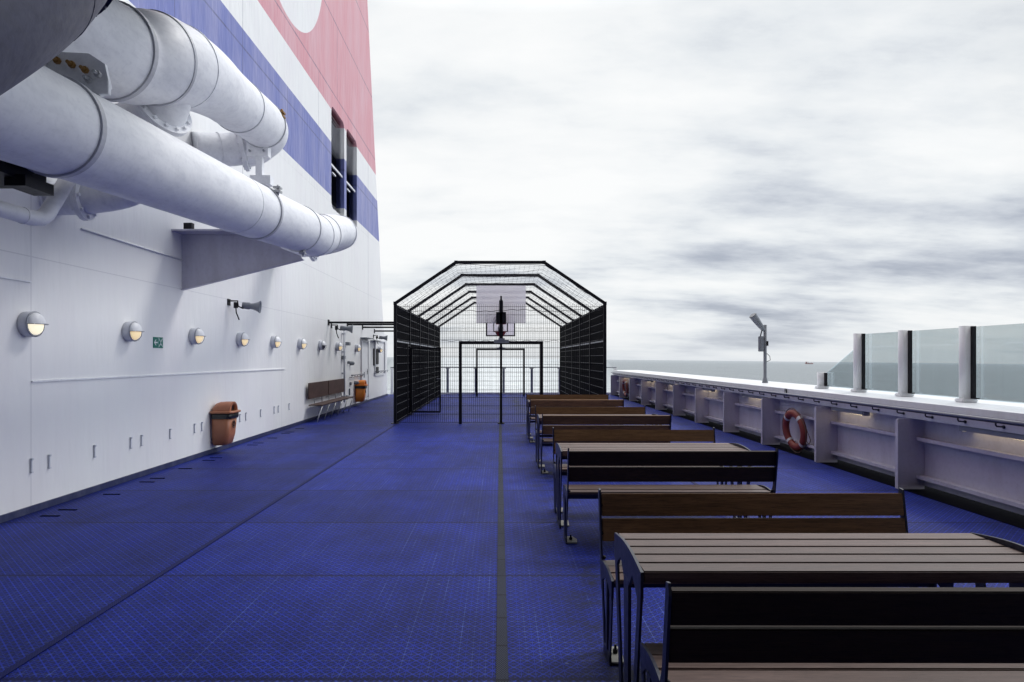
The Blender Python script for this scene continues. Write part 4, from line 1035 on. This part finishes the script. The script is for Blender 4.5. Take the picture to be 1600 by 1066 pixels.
# ------------------------------------------------------------------ stern rail
sr = thing('stern_railing', 'pale metal railing across the stern behind the cage', 'railing', (0, 29.1, 0))
for i in range(9):
    x = -4.72 + i*1.222
    mb = MB(); mb.box(x-.05, x+.05, -.03, .03, 0.0, 1.12); mb.box(x-.09, x+.09, -.05, .05, 1.125, 1.16); mb.box(x-.1, x+.1, -.06, .06, .001, .02)
    mb.build('post', M['grey'] if 1 < i < 7 else M['cap'], sr)
mb = MB(); mb.tube([(-4.78, 0, 1.18), (5.1, 0, 1.18)], .022, 8); mb.build('top_rail', M['mid_grey'], sr)
mb = MB(); mb.box(-4.78, 5.1, -.04, .04, .001, .09); mb.build('kick_plate', M['cap'], sr)

# ------------------------------------------------------------------ distant ship
shp = thing('distant_ship', 'tiny pale red ship far off on the horizon', 'ship', (2230, 4800, -16-2230*math.tan(R(.62))))
mb = MB(); mb.prism([(-26, 0), (24, 0), (30, 9), (18, 7), (-28, 7)], 'y', -5, 5); mb.build('hull', M['shipred'], shp)
mb = MB(); mb.box(-24, -14, -4, 4, 7, 17); mb.box(-4, -2, -1, 1, 7, 15); mb.box(14, 16, -1, 1, 7, 15); mb.build('superstructure', M['shipred'], shp)

# ------------------------------------------------------------------ world
w = bpy.data.worlds.new('World'); S.world = w; w.use_nodes = True; nt = w.node_tree
bg = nt.nodes['Background']; out = nt.nodes['World Output']
SUN_EL, SUN_AZ = R(48), R(50)     # azimuth from +Y towards +X
sky = N(nt, 'ShaderNodeTexSky'); sky.sky_type = 'NISHITA'; sky.sun_disc = False
sky.sun_elevation = SUN_EL; sky.sun_rotation = SUN_AZ
L(nt, sky.outputs[0], bg.inputs[0]); bg.inputs[1].default_value = .08
tc = N(nt, 'ShaderNodeTexCoord'); sp = N(nt, 'ShaderNodeSeparateXYZ'); L(nt, tc.outputs['Generated'], sp.inputs[0])
x, y, z = sp.outputs
z = math_n(nt, 'ADD', z, math_n(nt, 'MULTIPLY', x, .0108)); zz = math_n(nt, 'MAXIMUM', z, 0.0); den = math_n(nt, 'ADD', zz, .17)
cb = N(nt, 'ShaderNodeCombineXYZ'); L(nt, math_n(nt, 'DIVIDE', x, den), cb.inputs[0]); L(nt, math_n(nt, 'DIVIDE', y, den), cb.inputs[1])
c1 = noise(nt, .62, 9, .58, vec=cb.outputs[0], stretch=(.72, 1.0, 1)); c2 = noise(nt, 1.5, 6, .5, vec=cb.outputs[0], stretch=(.6, 1.1, 1))
c3 = noise(nt, 4.6, 5, .6, vec=cb.outputs[0], stretch=(.6, 1.3, 1))
cl = math_n(nt, 'ADD', math_n(nt, 'ADD', math_n(nt, 'MULTIPLY', c1, .62), math_n(nt, 'MULTIPLY', c2, .30)), math_n(nt, 'MULTIPLY', c3, .08))
right = math_n(nt, 'MULTIPLY', math_n(nt, 'SUBTRACT', x, .34), .11)     # greyer toward +x
cl = math_n(nt, 'SUBTRACT', cl, right)
cc = ramp(nt, cl, [(.37, (.30, .34, .42)), (.415, (.46, .50, .58)), (.452, (.65, .69, .75)), (.49, (.82, .855, .885)), (.53, (.93, .95, .96)), (.575, (.99, 1.0, 1.0))])
# pale haze near the horizon
hz = math_n(nt, 'POWER', math_n(nt, 'SUBTRACT', 1.0, zz, clamp=True), 26.0)
cc = mixc(nt, math_n(nt, 'MULTIPLY', hz, .75), cc, (.76, .80, .84))
# luminance distribution: brightest high up and ahead, dim astern of the camera
gy_ = math_n(nt, 'MULTIPLY_ADD', y, .5, .5); 
side = math_n(nt, 'MULTIPLY_ADD', math_n(nt, 'POWER', gy_, 1.6), 1.05, .02, clamp=True)
ovh = math_n(nt, 'MULTIPLY', math_n(nt, 'MAXIMUM', math_n(nt, 'SUBTRACT', zz, .46), 0.0), 7.0)
rt = math_n(nt, 'MULTIPLY', math_n(nt, 'MAXIMUM', math_n(nt, 'SUBTRACT', x, .64), 0.0), 9.0)
lum = math_n(nt, 'ADD', math_n(nt, 'MULTIPLY', math_n(nt, 'MINIMUM', math_n(nt, 'MULTIPLY', side, 1.12), 1.0), math_n(nt, 'ADD', 1.0, ovh)), rt)
below = math_n(nt, 'LESS_THAN', z, -.002)
cc = mixc(nt, below, cc, (.16, .19, .21))
vm = N(nt, 'ShaderNodeVectorMath', operation='SCALE'); L(nt, cc, vm.inputs[0]); L(nt, lum, vm.inputs['Scale'])
bg2 = N(nt, 'ShaderNodeBackground'); L(nt, vm.outputs[0], bg2.inputs[0]); bg2.inputs[1].default_value = 1.0
mx = N(nt, 'ShaderNodeMixShader'); mx.inputs[0].default_value = .97
L(nt, bg.outputs[0], mx.inputs[1]); L(nt, bg2.outputs[0], mx.inputs[2]); L(nt, mx.outputs[0], out.inputs[0])

sl = bpy.data.lights.new('Sun', 'SUN'); sl.energy = 1.5; sl.angle = R(14); sl.color = (1, .97, .93)
so = bpy.data.objects.new('Sun', sl); COL.objects.link(so)
dv = Vector((math.sin(SUN_AZ)*math.cos(SUN_EL), math.cos(SUN_AZ)*math.cos(SUN_EL), math.sin(SUN_EL)))
so.rotation_euler = dv.to_track_quat('Z', 'Y').to_euler(); so.location = (0, 0, 30)

# ------------------------------------------------------------------ camera
cam = bpy.data.cameras.new('Camera'); co = bpy.data.objects.new('Camera', cam); COL.objects.link(co)
cam.sensor_width = 36; cam.lens = 1040/1600*36
co.location = (0, 0, 1.58); co.rotation_euler = (R(90), 0, 0)
cam.shift_x = (800-781)/1600; cam.shift_y = (560-533)/1600
cam.clip_start = .05; cam.clip_end = 100000
S.camera = co
S.view_settings.view_transform = 'Standard'; S.view_settings.look = 'None'; S.view_settings.exposure = 0
S.render.resolution_x = 1024; S.render.resolution_y = 682
S.cycles.transparent_max_bounces = 16
